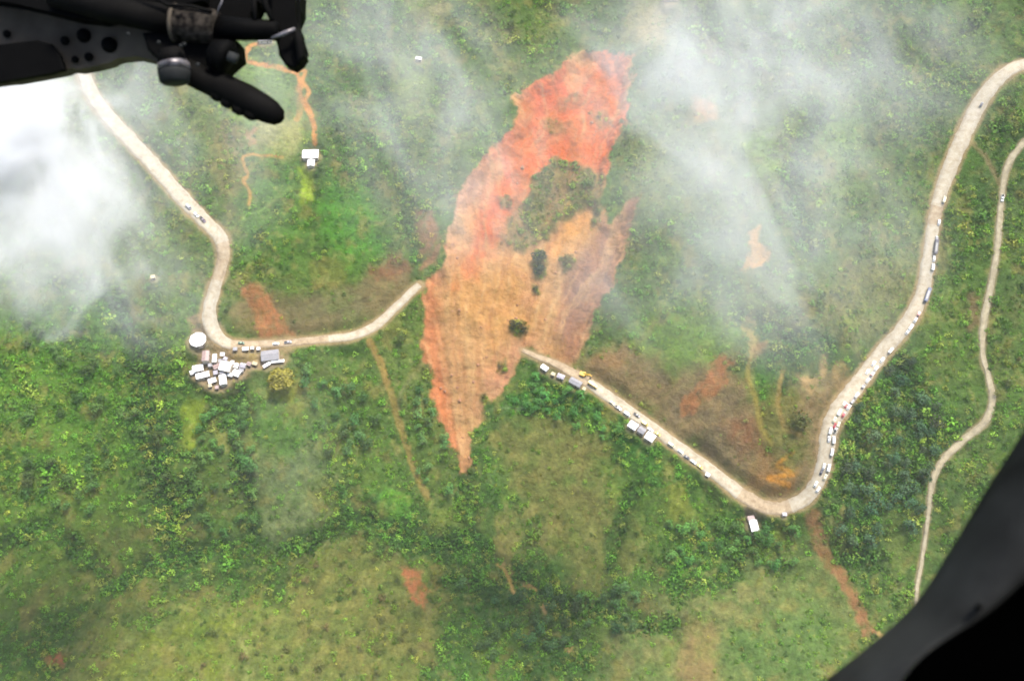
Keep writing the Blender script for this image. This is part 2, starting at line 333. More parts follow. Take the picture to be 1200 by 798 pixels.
patch([(760, 440), (850, 440), (880, 530), (850, 555), (800, 520)], (138, 120, 98), 9, 12, .8, .03, .6, seed=52, lo=-.1)
patch([(838, 418), (856, 424), (850, 448), (826, 470), (800, 486), (796, 472), (822, 450)], (202, 122, 86), 4, 6, .85, 0, 1, seed=53)
patch([(852, 492), (892, 490), (898, 528), (868, 532)], (172, 110, 84), 6, 8, .85, 0, 1, seed=54)
patch([(880, 545), (925, 535), (938, 560), (915, 576), (880, 566)], (192, 132, 84), 5, 7, .9, 0, 1, seed=55)
ribbon([(930, 530), (912, 545), (930, 556), (900, 560), (925, 568)], 4, (236, 160, 84), 1)
patch([(890, 455), (925, 440), (945, 500), (930, 545), (895, 530)], (112, 124, 66), 6, 9, .7, .5, seed=56)
patch([(872, 440), (892, 420), (905, 440), (898, 470), (880, 470)], (92, 140, 58), 5, 6, .8, .6, seed=57)
patch([(936, 440), (958, 440), (966, 412), (972, 416), (968, 440), (950, 462), (938, 455)], (208, 160, 116), 3, 3, .95, 0, 1, seed=58)
patch([(974, 426), (990, 420), (1000, 440), (984, 458), (976, 445)], (178, 138, 100), 4, 4, .85, 0, 1, seed=59)
patch([(876, 272), (888, 268), (892, 290), (904, 296), (892, 312), (866, 316), (880, 296)], (232, 160, 70), 2.5, 4, 1, 0, .95, seed=60)
patch([(872, 366), (888, 366), (890, 410), (880, 420), (873, 400)], (188, 156, 88), 3, 4, .9, 0, 1, seed=61)
patch([(880, 410), (900, 398), (896, 412), (884, 424)], (200, 140, 88), 3, 3, .85, 0, 1, seed=62)
ribbon([(880, 420), (876, 440), (886, 470), (892, 500), (905, 520)], 5, (176, 156, 96), .8)
ribbon([(918, 430), (912, 470), (920, 500), (940, 510)], 5, (176, 144, 100), .75)
patch([(900, 395), (960, 380), (970, 410), (940, 430), (900, 425)], (72, 104, 66), 8, 8, .85, .95, seed=63)
patch([(700, 420), (730, 405), (735, 425), (715, 435)], (190, 130, 94), 5, 6, .6, 0, 1, seed=64)
# the left hand slope above the hamlet
patch([(262, 350), (300, 338), (360, 345), (420, 325), (460, 298), (488, 312), (478, 345), (440, 372), (390, 388), (300, 396), (266, 376)], (150, 124, 96), 6, 7, 1, .03, .85, seed=65)
patch([(330, 348), (430, 338), (420, 378), (350, 380)], (112, 112, 88), 8, 9, .6, .15, .4, seed=66)
patch([(280, 336), (303, 334), (318, 352), (330, 375), (342, 392), (302, 394), (296, 372), (288, 352)], (206, 122, 86), 4, 5, .9, 0, 1, 8, 67)
patch([(432, 312), (470, 300), (482, 312), (470, 326), (440, 330)], (164, 104, 80), 4, 5, .8, 0, 1, seed=68)
patch([(470, 346), (492, 330), (496, 340), (476, 352)], (200, 110, 80), 4, 4, .7, 0, 1, seed=69)
patch([(359, 304), (402, 302), (408, 332), (366, 340)], (182, 152, 96), 3, 4, .9, .02, .5, seed=70)
patch([(385, 215), (425, 215), (450, 255), (450, 300), (410, 320), (385, 280), (375, 240)], (92, 152, 56), 6, 7, .9, .3, seed=71)
patch([(430, 300), (415, 335), (330, 345), (340, 300), (385, 285)], (108, 138, 66), 6, 7, .7, .2, seed=72)
patch([(300, 190), (350, 190), (370, 250), (340, 320), (290, 310), (270, 250)], (96, 136, 64), 8, 8, .8, .5, seed=73)
patch([(350, 196), (368, 200), (366, 236), (352, 240)], (172, 192, 70), 3, 3, .9, .03, seed=74)
patch([(285, 75), (345, 82), (362, 120), (366, 165), (320, 185), (285, 170), (270, 120)], (136, 164, 92), 7, 7, .85, .12, seed=75)
patch([(305, 140), (350, 140), (360, 165), (330, 180), (300, 172)], (196, 186, 134), 5, 7, .8, 0, .4, seed=76)
patch([(282, 152), (300, 150), (298, 168), (284, 168)], (200, 130, 100), 3, 5, .8, 0, 1, seed=77)
patch([(280, 90), (330, 95), (330, 125), (285, 125)], (112, 140, 76), 7, 7, .6, .2, seed=78)
patch([(252, 150), (285, 150), (285, 220), (270, 270), (250, 240)], (150, 130, 96), 7, 9, .7, .3, seed=79)
patch([(110, 230), (200, 250), (240, 290), (235, 360), (200, 400), (130, 350)], (112, 134, 78), 12, 12, .7, .5, seed=80)
patch([(150, 320), (170, 315), (175, 370), (155, 372)], (156, 152, 96), 5, 7, .7, .1, seed=81)
patch([(205, 350), (235, 330), (242, 380), (225, 400), (205, 400)], (104, 140, 70), 5, 6, .7, .4, seed=82)
patch([(222, 375), (240, 360), (246, 395), (300, 404), (345, 404), (338, 428), (300, 434), (280, 452), (262, 466), (246, 460), (226, 446), (232, 420), (222, 408)], (190, 160, 126), 4, 4, .92, 0, 1, seed=83)
patch([(268, 418), (300, 414), (302, 424), (276, 426)], (206, 178, 120), 3, 3, .9, 0, 1, seed=84)
patch([(370, 0), (520, 0), (560, 60), (500, 120), (420, 180), (372, 100)], (96, 124, 74), 12, 12, .7, .8, seed=85)
patch([(450, 60), (500, 70), (500, 130), (455, 140)], (140, 158, 80), 7, 9, .8, .2, seed=86)
patch([(375, 130), (480, 180), (500, 250), (450, 240), (390, 200)], (84, 112, 68), 10, 9, .8, .95, seed=87)
patch([(440, 150), (560, 120), (540, 200), (500, 260), (460, 230)], (100, 122, 78), 12, 10, .7, .7, seed=88)
patch([(476, 0), (520, 0), (530, 30), (490, 40)], (178, 154, 120), 7, 9, .6, .1, seed=89)
patch([(744, 0), (790, 0), (780, 50), (750, 60)], (214, 178, 140), 8, 8, .7, 0, .8, seed=90)
patch([(840, 20), (980, 10), (1100, 30), (1150, 100), (1080, 200), (1000, 140), (900, 100)], (92, 112, 74), 14, 14, .7, .9, seed=91)
patch([(814, 118), (834, 116), (836, 138), (818, 140)], (232, 158, 96), 5, 5, 1, 0, 1, seed=92)
# tracks and scars worn in the soil
ribbon([(306, 52), (292, 56), (288, 66), (296, 74), (320, 78), (344, 85), (352, 96), (352, 112), (362, 128), (368, 148), (369, 168)], 5, (232, 156, 98), .95)
ribbon([(344, 85), (357, 84), (355, 96), (362, 108), (356, 122), (366, 136)], 4, (236, 160, 98), .9)
ribbon([(350, 105), (352, 125), (348, 140)], 6, (214, 160, 110), .7)
ribbon([(330, 184), (308, 182), (286, 184), (287, 196), (291, 206), (286, 213), (293, 226), (292, 240)], 3, (222, 160, 100), .8)
ribbon([(268, 268), (300, 250), (325, 232), (345, 215)], 3.5, (150, 182, 110), .6, bare=0)
ribbon([(434, 402), (446, 424), (454, 450), (464, 480), (474, 515), (486, 550), (500, 582)], 8, (170, 144, 98), .8)
ribbon([(434, 402), (446, 424), (454, 450)], 7, (196, 158, 110), .6)
ribbon([(485, 440), (470, 460), (468, 480)], 4, (168, 158, 120), .4)
ribbon([(560, 484), (600, 478), (622, 480)], 3, (150, 170, 140), .5, bare=0)
patch([(940, 600), (962, 598), (972, 640), (990, 668), (1010, 706), (1028, 742), (1012, 745), (996, 706), (974, 672), (952, 640)], (178, 116, 86), 3, 3, .95, 0, 1, 7, 93)
patch([(958, 640), (975, 642), (985, 668), (968, 664)], (134, 112, 66), 4, 4, .6, 0, .5, 7, 94)
ribbon([(583, 660), (592, 668), (598, 680), (602, 692)], 4, (226, 178, 120), .9)
ribbon([(610, 686), (622, 684), (628, 690)], 3, (226, 176, 118), .9)
for bx, by in ((597, 668), (600, 690), (618, 684), (637, 713), (668, 762), (590, 662), (1030, 742)):
    patch([(bx - 6, by - 5), (bx + 1, by - 6), (bx + 7, by + 6), (bx, by + 4)], (218, 168, 118), 2, 3, .9, 0, 1, 4, 95 + bx % 7)
ribbon([(280, 745), (290, 770), (286, 800)], 4, (190, 190, 136), .5, bare=0)

# ------------------------------------------------------------------ the landslide
SLIDE = [(655, 72), (682, 60), (712, 60), (742, 64), (744, 100), (742, 152), (730, 148), (722, 178), (714, 200), (708, 238), (714, 258), (734, 236), (750, 226), (748, 246), (734, 290), (722, 330), (704, 372), (690, 410), (676, 424), (662, 428), (640, 420), (618, 412), (606, 430), (590, 455), (572, 482), (556, 512), (547, 552), (538, 554), (531, 520), (514, 494), (505, 466), (500, 432), (494, 390), (490, 348), (500, 326), (518, 312), (520, 270), (536, 225), (556, 190), (586, 162), (602, 130), (600, 112), (625, 96), (645, 84)]
gs = gpts(SLIDE)
slS, sdS = poly_sd(gs, 30)
xs, ys = X[slS], Y[slS]
eS = sdS - 1.0 + 10 * fbm(xs, ys, 20, 6, 120, .66)
mS = smooth(-1.2, 1.5, eS)
tip = gpts([(545, 640)])[0]
ang = np.arctan2(xs - tip[0], ys - tip[1]); rad = np.hypot(xs - tip[0], ys - tip[1])
warp = 0.05 * fbm(xs, ys, 45, 3, 130)
warp = warp + .018 * fbm(xs, ys, 14, 3, 131)
st1 = fbm((ang + warp) * 230, rad / 9, 9.0, 5, 140, .6); st2 = fbm((ang + warp) * 230, rad / 4, 4.0, 3, 150); st3 = fbm(xs, ys, 18, 4, 160)
def sub(poly, soft, rough, seed):
    sl, sd_ = poly_sd(gpts(poly), 40); full = np.zeros(X.shape); e = sd_ + rough * (fbm(X[sl], Y[sl], 12, 4, seed))
    full[sl] = smooth(-soft, soft, e); return full[slS]
cs = np.empty(xs.shape + (3,)); cs[:] = alb(216, 164, 114)
def mc(m, rgb):
    cs[:] = cs + (alb(*rgb) - cs) * np.clip(m, 0, 1)[..., None]
mc(sub([(520, 300), (600, 280), (630, 330), (620, 400), (560, 400), (530, 360)], 10, 14, 200) * .8, (228, 168, 104))
mc(sub([(560, 180), (610, 125), (700, 50), (760, 50), (760, 160), (720, 205), (690, 190), (640, 200), (600, 250), (560, 310), (530, 330), (540, 240)], 9, 12, 201) * .95, (244, 114, 54))
mc(sub([(685, 60), (760, 50), (760, 160), (715, 165), (690, 130)], 6, 8, 202) * .9, (252, 132, 72))
mc(sub([(600, 105), (660, 75), (700, 80), (690, 110), (640, 130)], 6, 8, 203) * .8, (242, 106, 54))
mc(sub([(510, 250), (540, 215), (572, 180), (590, 190), (560, 250), (540, 320), (515, 320)], 8, 8, 204) * .8, (226, 172, 138))
mc(sub([(545, 250), (560, 230), (555, 290), (535, 330), (530, 310)], 5, 6, 205) * .7, (246, 176, 112))
mc(sub([(640, 290), (665, 258), (695, 230), (690, 262), (668, 302), (645, 305)], 5, 6, 206) * .95, (250, 178, 102))
mc(sub([(680, 300), (712, 262), (735, 230), (755, 225), (745, 290), (700, 400), (665, 428), (655, 400), (664, 340)], 5, 6, 207) * .9, (176, 126, 100))
mc(sub([(662, 320), (690, 290), (690, 350), (670, 400), (656, 400)], 5, 6, 208) * .6, (156, 116, 98))
mc(sub([(485, 335), (512, 320), (515, 380), (520, 440), (535, 500), (548, 560), (530, 560), (500, 480), (488, 400)], 4, 5, 209) * .6, (222, 122, 80))
mc(sub([(505, 450), (516, 440), (524, 470), (522, 488), (508, 486)], 4, 5, 210) * .8, (250, 144, 88))
mc(sub([(560, 470), (600, 400), (625, 395), (612, 430), (580, 480), (552, 520)], 6, 8, 211) * .75, (206, 146, 118))
mc(smooth(.0, .42, st1) * .6, (236, 188, 134)); mc(smooth(.0, .42, -st1) * .5, (196, 132, 90))
mc(smooth(.1, .5, st2) * .22, (246, 204, 158)); mc(smooth(.1, .5, -st2) * .16, (190, 128, 92))
mc(smooth(.15, .5, st3) * .4, (222, 150, 110)); mc(smooth(.15, .5, -st3) * .25, (190, 150, 104))
# rafts of turf and bush left standing in the slide
isl = np.zeros(xs.shape)
for k, pl in enumerate([[(626, 208), (638, 188), (658, 176), (682, 182), (698, 204), (708, 208), (710, 240), (708, 262), (696, 262), (692, 240), (676, 246), (655, 262), (640, 278), (604, 290), (584, 282), (598, 250), (614, 225)],
        [(690, 128), (712, 122), (716, 140), (706, 150), (696, 142)], [(655, 108), (682, 106), (690, 116), (670, 124), (650, 120)],
        [(636, 138), (656, 132), (662, 150), (644, 158)], [(628, 290), (637, 290), (642, 300), (641, 318), (635, 329), (627, 325), (623, 306)], [(600, 375), (612, 373), (620, 381), (618, 392), (608, 396), (598, 387)],
        [(624, 332), (632, 332), (632, 344), (624, 344)], [(562, 460), (570, 458), (572, 470), (564, 472)], [(656, 300), (672, 296), (676, 312), (662, 316)], [(584, 424), (592, 420), (594, 432), (586, 436)], [(585, 228), (598, 226), (600, 240), (588, 240)]]):
    isl = np.maximum(isl, sub(pl, 2.2 if k < 2 else 1.4, 7 if k < 4 else 2, 220 + k) * (.92 if k in (0, 4, 5) else .38 if k in (1, 2, 3) else .75))
isl = isl * (.6 + .4 * smooth(-.25, .1, st1 + .6 * st3))
VEG_s = VEG[slS]
islc = np.empty(xs.shape + (3,)); islc[:] = alb(132, 126, 92)
cs = cs + (islc - cs) * np.clip(isl, 0, 1)[..., None]
# small pieces of debris
COL[slS] = COL[slS] + (cs - COL[slS]) * mS[..., None]
BARE[slS] = BARE[slS] + ((1 - isl) - BARE[slS]) * mS
VEG[slS] = np.where(mS > .25, isl * .8 * mS, VEG[slS])
upper = smooth(-60, 130, ys)
Z[slS] += mS * (-(1.2 + 3.2 * upper) * smooth(0, 9, eS) + 1.6 * (1 - upper) * smooth(0, 22, eS) + .9 * st1 + .2 * st2 + 1.0 * st3) + isl * 1.2
sl2, m2 = patch([(488, 246), (506, 246), (516, 268), (512, 310), (492, 318)], (176, 116, 92), 4, 4, .9, 0, 1, 8, 97)
patch([(744, 228), (752, 226), (740, 270), (726, 300)], (170, 120, 92), 3, 4, .5, 0, 1, 8, 98)

# patchy growth: many small areas of drier, greener, darker and paler cover
g1 = fbm(X, Y, 16, 4, 401, .6); g2 = fbm(X, Y, 7, 3, 411, .6); g3 = fbm(X, Y, 3.2, 2, 421); g4 = fbm(X, Y, 30, 4, 431, .6)
nb = 1 - np.clip(BARE, 0, 1) * .75
def mm(m, rgb): COL[:] = COL + (alb(*rgb) - COL) * np.clip(m * nb, 0, 1)[..., None]
mm(smooth(.08, .45, g1) * .6, (160, 144, 94)); mm(smooth(.12, .5, -g1) * .45, (82, 124, 56)); mm(smooth(.2, .5, g2) * .45, (168, 160, 112)); mm(smooth(.15, .5, -g2) * .4, (74, 106, 58)); mm(smooth(.15, .45, g4) * .4, (140, 160, 78)); mm(smooth(.25, .5, -g4) * .35, (134, 112, 88))
mm(smooth(.25, .9, GUL_M) * .75, (66, 98, 58)); VEG[:] = np.clip(VEG + smooth(.2, .9, GUL_M) * .7 * nb, 0, 1)
COL *= (1 + (.28 * g3 + .22 * g2) * (.35 + .65 * nb))[..., None]; COL *= 1 + nb[..., None] * (np.array([.84, .92, .60]) - 1)
VEG[:] = np.clip(VEG * (1 - .6 * smooth(.15, .5, g1)) * (1 - .5 * smooth(.2, .5, g2)), 0, 1)
# ------------------------------------------------------------------ carve shelves for roads and houses
ROADMASK = np.zeros(X.shape)
for path, bank in ((LEFT, 7.0), (RIGHT, 7.0), (TRACK, 3.0)):
    D, Zp, W = line_dist(path, 22)
    Wj = W + .5 * fbm(X, Y, 6, 2, 170)
    flat = 1 - smooth(0.4, bank, D - W)
    Z[:] = np.where(D < 900, Z * (1 - flat) + (Zp - .28) * flat, Z)
    sh = (1 - smooth(.3, 2.6 if bank > 4 else 1.2, D - Wj - 1.0 * fbm(X, Y, 9, 3, 171)))
    sc_ = alb(186, 160, 118) if bank > 4 else alb(170, 156, 118)
    COL[:] = COL + (sc_ - COL) * (sh * .85)[..., None]
    BARE[:] = np.maximum(BARE, sh * .9); ROADMASK = np.maximum(ROADMASK, 1 - smooth(0, 1.6, D - W))
    VEG[:] = VEG * (1 - np.clip(sh * 1.4, 0, 1))
HMASK = np.zeros(X.shape)
for h in HOUSES:
    r = .5 * math.hypot(h['w'], h['l']) + .6
    sl = window(h['g'][0], h['g'][1], r + 5)
    d = np.hypot(X[sl] - h['g'][0], Y[sl] - h['g'][1])
    j = np.searchsorted(GY, h['g'][1]); i = np.searchsorted(GX, h['g'][0])
    h['z'] = float(Z[j, i])
    m = (1 - smooth(r * .8, r + 4, d)) * (1 - ROADMASK[sl])
    Z[sl] = Z[sl] * (1 - m) + h['z'] * m
    VEG[sl] *= 1 - (1 - smooth(r * .7, r + 1, d)); HMASK[sl] = np.maximum(HMASK[sl], 1 - smooth(r * .7, r * 1.1, d))
    COL[sl] = COL[sl] + (alb(178, 158, 124) - COL[sl]) * ((1 - smooth(r * .8, r + 1.5, d)) * .6)[..., None]
core = (np.abs(X) < 420) & (Y > -240) & (Y < 345)
VEG *= core
def sample(A, x, y):
    i = np.clip(np.searchsorted(GX, x), 0, len(GX) - 1); j = np.clip(np.searchsorted(GY, y), 0, len(GY) - 1); return A[j, i]
def bil(A, x, y):
    i = np.clip(np.searchsorted(GX, x) - 1, 0, len(GX) - 2); j = np.clip(np.searchsorted(GY, y) - 1, 0, len(GY) - 2)
    u = (x - GX[i]) / (GX[i + 1] - GX[i]); v = (y - GY[j]) / (GY[j + 1] - GY[j])
    return A[j, i] * (1 - u) * (1 - v) + A[j, i + 1] * u * (1 - v) + A[j + 1, i] * (1 - u) * v + A[j + 1, i + 1] * u * v

# ------------------------------------------------------------------ materials
def mat(name, rgb=(.5, .5, .5), rough=.8, metal=0.0):
    m = bpy.data.materials.new(name); m.use_nodes = True
    b = m.node_tree.nodes['Principled BSDF']
    b.inputs['Base Color'].default_value = (*rgb, 1); b.inputs['Roughness'].default_value = rough; b.inputs['Metallic'].default_value = metal
    return m
def N(m, t, **kw):
    n = m.node_tree.nodes.new(t)
    for k, v in kw.items(): setattr(n, k, v)
    return n
def L(m, a, b): m.node_tree.links.new(a, b)
def world_noise(m, scale, detail=3, rough=.6):
    g = N(m, 'ShaderNodeNewGeometry'); n = N(m, 'ShaderNodeTexNoise'); n.inputs['Scale'].default_value = scale
    n.inputs['Detail'].default_value = detail; n.inputs['Roughness'].default_value = rough
    L(m, g.outputs['Position'], n.inputs['Vector']); return n
def remap(m, src, a, b, c, d):
    r = N(m, 'ShaderNodeMapRange'); r.inputs[1].default_value = a; r.inputs[2].default_value = b; r.inputs[3].default_value = c; r.inputs[4].default_value = d
    L(m, src, r.inputs[0]); return r.outputs[0]
def mul(m, col, fac):
    v = N(m, 'ShaderNodeVectorMath', operation='SCALE'); L(m, col, v.inputs[0]); L(m, fac, v.inputs['Scale']); return v.outputs[0]
def bump(m, h, dist, strength=1.0):
    b = N(m, 'ShaderNodeBump'); b.inputs['Distance'].default_value = dist; b.inputs['Strength'].default_value = strength
    L(m, h, b.inputs['Height']); L(m, b.outputs[0], m.node_tree.nodes['Principled BSDF'].inputs['Normal'])
def base(m): return m.node_tree.nodes['Principled BSDF'].inputs['Base Color']

m_ground = mat('ground_cover', rough=.95)
a_ = N(m_ground, 'ShaderNodeAttribute', attribute_name='cover'); nA = world_noise(m_ground, .55, 4, .65); nB = world_noise(m_ground, .16, 3)
f1 = remap(m_ground, nA.outputs['Fac'], .3, .7, .72, 1.28); f2 = remap(m_ground, nB.outputs['Fac'], .3, .7, .86, 1.14)
ab = N(m_ground, 'ShaderNodeAttribute', attribute_name='bare'); mx = N(m_ground, 'ShaderNodeMix'); mx.data_type = 'FLOAT'
f3 = remap(m_ground, nA.outputs['Fac'], .3, .7, .9, 1.1)
L(m_ground, ab.outputs['Fac'], mx.inputs[0]); L(m_ground, f1, mx.inputs[2]); L(m_ground, f3, mx.inputs[3])
L(m_ground, mul(m_ground, mul(m_ground, a_.outputs['Color'], mx.outputs[0]), f2), base(m_ground)); bump(m_ground, nA.outputs['Fac'], .9)
m_ground.node_tree.nodes['Principled BSDF'].inputs['Specular IOR Level'].default_value = .1

def obj_color_mat(name, rough=.5, nscale=None, lo=.8, hi=1.2, spec=None, metal=0):
    m = mat(name, rough=rough, metal=metal); o = N(m, 'ShaderNodeObjectInfo')
    if nscale:
        n = world_noise(m, nscale, 3); L(m, mul(m, o.outputs['Color'], remap(m, n.outputs['Fac'], .3, .7, lo, hi)), base(m))
    else: L(m, o.outputs['Color'], base(m))
    if spec is not None: m.node_tree.nodes['Principled BSDF'].inputs['Specular IOR Level'].default_value = spec
    return m
m_leaf = obj_color_mat('leaves', .75, .9, .6, 1.5, .2)
m_paint = obj_color_mat('car_paint', .35, 1.5, .9, 1.08)
m_roof = obj_color_mat('roof_sheet', .5, .8, .82, 1.12)
m_wall = mat('plaster_wall', (.45, .38, .30), .9)
m_glass = mat('dark_glass', (.02, .025, .03), .12)
m_rubber = mat('tyre_rubber', (.02, .02, .02), .9)
m_wood = mat('grey_wood', (.14, .10, .07), .9)
m_bark = mat('bark', (.12, .09, .06), .95)
m_steel = mat('worn_steel', (.2, .2, .2), .45, .6)
m_yellow = mat('machine_yellow', (.62, .36, .03), .5)
m_bush = mat('undergrowth_leaves', rough=.75); m_bush.node_tree.nodes['Principled BSDF'].inputs['Specular IOR Level'].default_value = .2
ai = N(m_bush, 'ShaderNodeAttribute', attribute_name='tint', attribute_type='INSTANCER'); nb_ = world_noise(m_bush, .8, 2)
L(m_bush, mul(m_bush, ai.outputs['Color'], remap(m_bush, nb_.outputs['Fac'], .3, .7, .7, 1.35)), base(m_bush))

def road_mat(name, c1, c2, c3):
    m = mat(name, rough=.9); n = world_noise(m, .35, 5, .7); r = N(m, 'ShaderNodeValToRGB')
    e = r.color_ramp.elements; e[0].position = .34; e[0].color = (*c1, 1); e[1].position = .66; e[1].color = (*c3, 1)
    x = e.new(.5); x.color = (*c2, 1); L(m, n.outputs['Fac'], r.inputs[0])
    a = N(m, 'ShaderNodeAttribute', attribute_name='wear')
    L(m, mul(m, r.outputs[0], a.outputs['Fac']), base(m)); bump(m, n.outputs['Fac'], .15); return m
m_conc = road_mat('concrete_road', alb(206, 188, 156), alb(230, 216, 188), alb(242, 231, 208))
m_dirt = road_mat('dirt_road', alb(184, 158, 124), alb(212, 188, 152), alb(234, 214, 180))
m_track = road_mat('gravel_track', alb(176, 164, 134), alb(208, 194, 158), alb(226, 214, 182))

# ------------------------------------------------------------------ helpers for objects
def tag(o, label=None, cat=None, group=None, kind=None):
    for k, v in (('label', label), ('category', cat), ('group', group), ('kind', kind)):
        if v: o[k] = v
    return o
def empty(name, loc, rz=0, label=None, cat=None, group=None):
    o = bpy.data.objects.new(name, None); C.objects.link(o); o.location = loc; o.rotation_euler = (0, 0, rz); o.empty_display_size = .5
    return tag(o, label, cat, group)
def link(name, me, parent=None, color=None):
    o = bpy.data.objects.new(name, me); C.objects.link(o); o.parent = parent
    if color is not None: o.color = (*color, 1)
    return o
def mesh(name, v, f, m, smooth_=False):
    me = bpy.data.meshes.new(name); me.from_pydata([tuple(map(float, p)) for p in v], [], f); me.materials.append(m)
    if smooth_: me.polygons.foreach_set('use_smooth', [True] * len(me.polygons))
    me.update(); return me
class MB:
    def __init__(s): s.b = bmesh.new()
    def box(s, c, d, rot=None, bevel=0):
        r = bmesh.ops.create_cube(s.b, size=1); vs = r['verts']
        M = Matrix.Translation(c) @ (rot if rot is not None else Matrix.Identity(4)) @ Matrix.Diagonal((*d, 1)); bmesh.ops.transform(s.b, matrix=M, verts=vs)
        if bevel:
            es = list({e for v in vs for e in v.link_edges}); bmesh.ops.bevel(s.b, geom=es, offset=bevel, segments=2, affect='EDGES', profile=.5)
        return s
    def cyl(s, p, q, r, r2=None, n=16):
        p = Vector(p); q = Vector(q); d = q - p
        M = Matrix.Translation((p + q) / 2) @ d.to_track_quat('Z', 'Y').to_matrix().to_4x4()
        bmesh.ops.create_cone(s.b, cap_ends=True, segments=n, radius1=r, radius2=r if r2 is None else r2, depth=d.length, matrix=M); return s
    def prism(s, pts, depth, M=None, bevel=0):      # outline in xz, thickness along y
        n = len(pts)
        a = [s.b.verts.new((x, -depth / 2, z)) for x, z in pts]; b = [s.b.verts.new((x, depth / 2, z)) for x, z in pts]
        fs = [s.b.faces.new(a), s.b.faces.new(b[::-1])]
        for i in range(n): fs.append(s.b.faces.new((a[(i + 1) % n], a[i], b[i], b[(i + 1) % n])))
        if bevel:
            es = [e for f in fs[:2] for e in f.edges]; bmesh.ops.bevel(s.b, geom=es, offset=bevel, segments=2, affect='EDGES', profile=.5)
        if M is not None:
            vs = {v for v in s.b.verts if not v.tag}; bmesh.ops.transform(s.b, matrix=M, verts=list(vs))
        for v in s.b.verts: v.tag = True
        return s
    def mesh(s, name, m, smooth_=False):
        bmesh.ops.recalc_face_normals(s.b, faces=s.b.faces)
        me = bpy.data.meshes.new(name); s.b.to_mesh(me); s.b.free(); me.materials.append(m)
        if smooth_: me.polygons.foreach_set('use_smooth', [True] * len(me.polygons))
        return me

# ------------------------------------------------------------------ ground sheet
ny, nx = X.shape
me = bpy.data.meshes.new('ground')
me.vertices.add(nx * ny); me.vertices.foreach_set('co', np.stack([X, Y, Z], -1).astype(np.float32).ravel())
idx = np.arange(nx * ny).reshape(ny, nx)
q = np.stack([idx[:-1, :-1], idx[:-1, 1:], idx[1:, 1:], idx[1:, :-1]], -1).reshape(-1, 4).astype(np.int32)
me.loops.add(q.size); me.loops.foreach_set('vertex_index', q.ravel())
me.polygons.add(len(q)); me.polygons.foreach_set('loop_start', np.arange(0, q.size, 4, dtype=np.int32)); me.polygons.foreach_set('use_smooth', np.ones(len(q), bool))
me.update(calc_edges=True)
ab_ = me.attributes.new('bare', 'FLOAT', 'POINT'); ab_.data.foreach_set('value', np.clip(BARE, 0, 1).astype(np.float32).ravel())
at = me.attributes.new('cover', 'FLOAT_COLOR', 'POINT'); at.data.foreach_set('color', np.concatenate([np.clip(COL, 0, 1), np.ones(X.shape + (1,))], -1).astype(np.float32).ravel())
me.materials.append(m_ground)
tag(link('ground', me), kind='structure')

# ------------------------------------------------------------------ road sheets
def road_sheet(name, path, i0, i1, m, seed, lift=0.0):
    p = path[i0:i1 + 1]; n = len(p)
    t = np.gradient(path[:, :2], axis=0)[i0:i1 + 1]; t /= np.linalg.norm(t, axis=1)[:, None] + 1e-9
    nrm = np.stack([-t[:, 1], t[:, 0]], 1)
    s = np.arange(i0, i1 + 1) * 1.5
    V = []; Wr = []; cols = [-1, -.93, -.6, -.25, 0, .25, .6, .93, 1]
    for k in range(n):
        for c in cols:
            side = np.sign(c); w_ = p[k, 3] * (1 + .16 * float(noise(s[k] / 6.0, 3.1 * side, seed)) + .07 * float(noise(s[k] / 2.0, 7.1 * side, seed)))
            x, y = p[k, :2] + nrm[k] * w_ * c
            V.append((x, y, p[k, 2] + lift + .08 * (1 - c * c) - (.6 if abs(c) == 1 else 0)))
            ww = 1.0 - (.10 if abs(abs(c) - .6) < .05 else 0) - (.16 if abs(c) > .9 else 0) + .13 * float(noise(s[k] / 9.0, c * 2, seed + 3)) + .06 * float(noise(s[k] / 2.5, c * 3, seed + 4))
            Wr.append(ww)
    F = [(k * 9 + j, k * 9 + j + 1, (k + 1) * 9 + j + 1, (k + 1) * 9 + j) for k in range(n - 1) for j in range(8)]
    F = [f[::-1] for f in F]
    me = mesh(name, V, F, m, True); a = me.attributes.new('wear', 'FLOAT', 'POINT'); a.data.foreach_set('value', np.array(Wr, np.float32))
    return tag(link(name, me), kind='structure')
def near(path, px, py):
    g = gpts([(px, py)])[0]; return int(np.argmin(np.hypot(path[:, 0] - g[0], path[:, 1] - g[1])))
def split_road(path, cuts, seed):
    i = 0
    for (px, py, kind) in cuts:
        j = len(path) - 1 if px is None else near(path, px, py)
        road_sheet({'c': 'concrete_road', 'd': 'dirt_road', 't': 'gravel_track'}[kind], path, i, j, {'c': m_conc, 'd': m_dirt, 't': m_track}[kind], seed); i = j; seed += 1
split_road(LEFT, [(260, 283, 'c'), (255, 329, 'd'), (272, 403, 'c'), (384, 397, 'd'), (None, 0, 'c')], 1)
split_road(RIGHT, [(690, 449, 'd'), (868, 577, 'c'), (925, 593, 'd'), (1096, 264, 'c'), (1099, 240, 'd'), (None, 0, 'c')], 11)
split_road(TRACK, [(None, 0, 't')], 21)

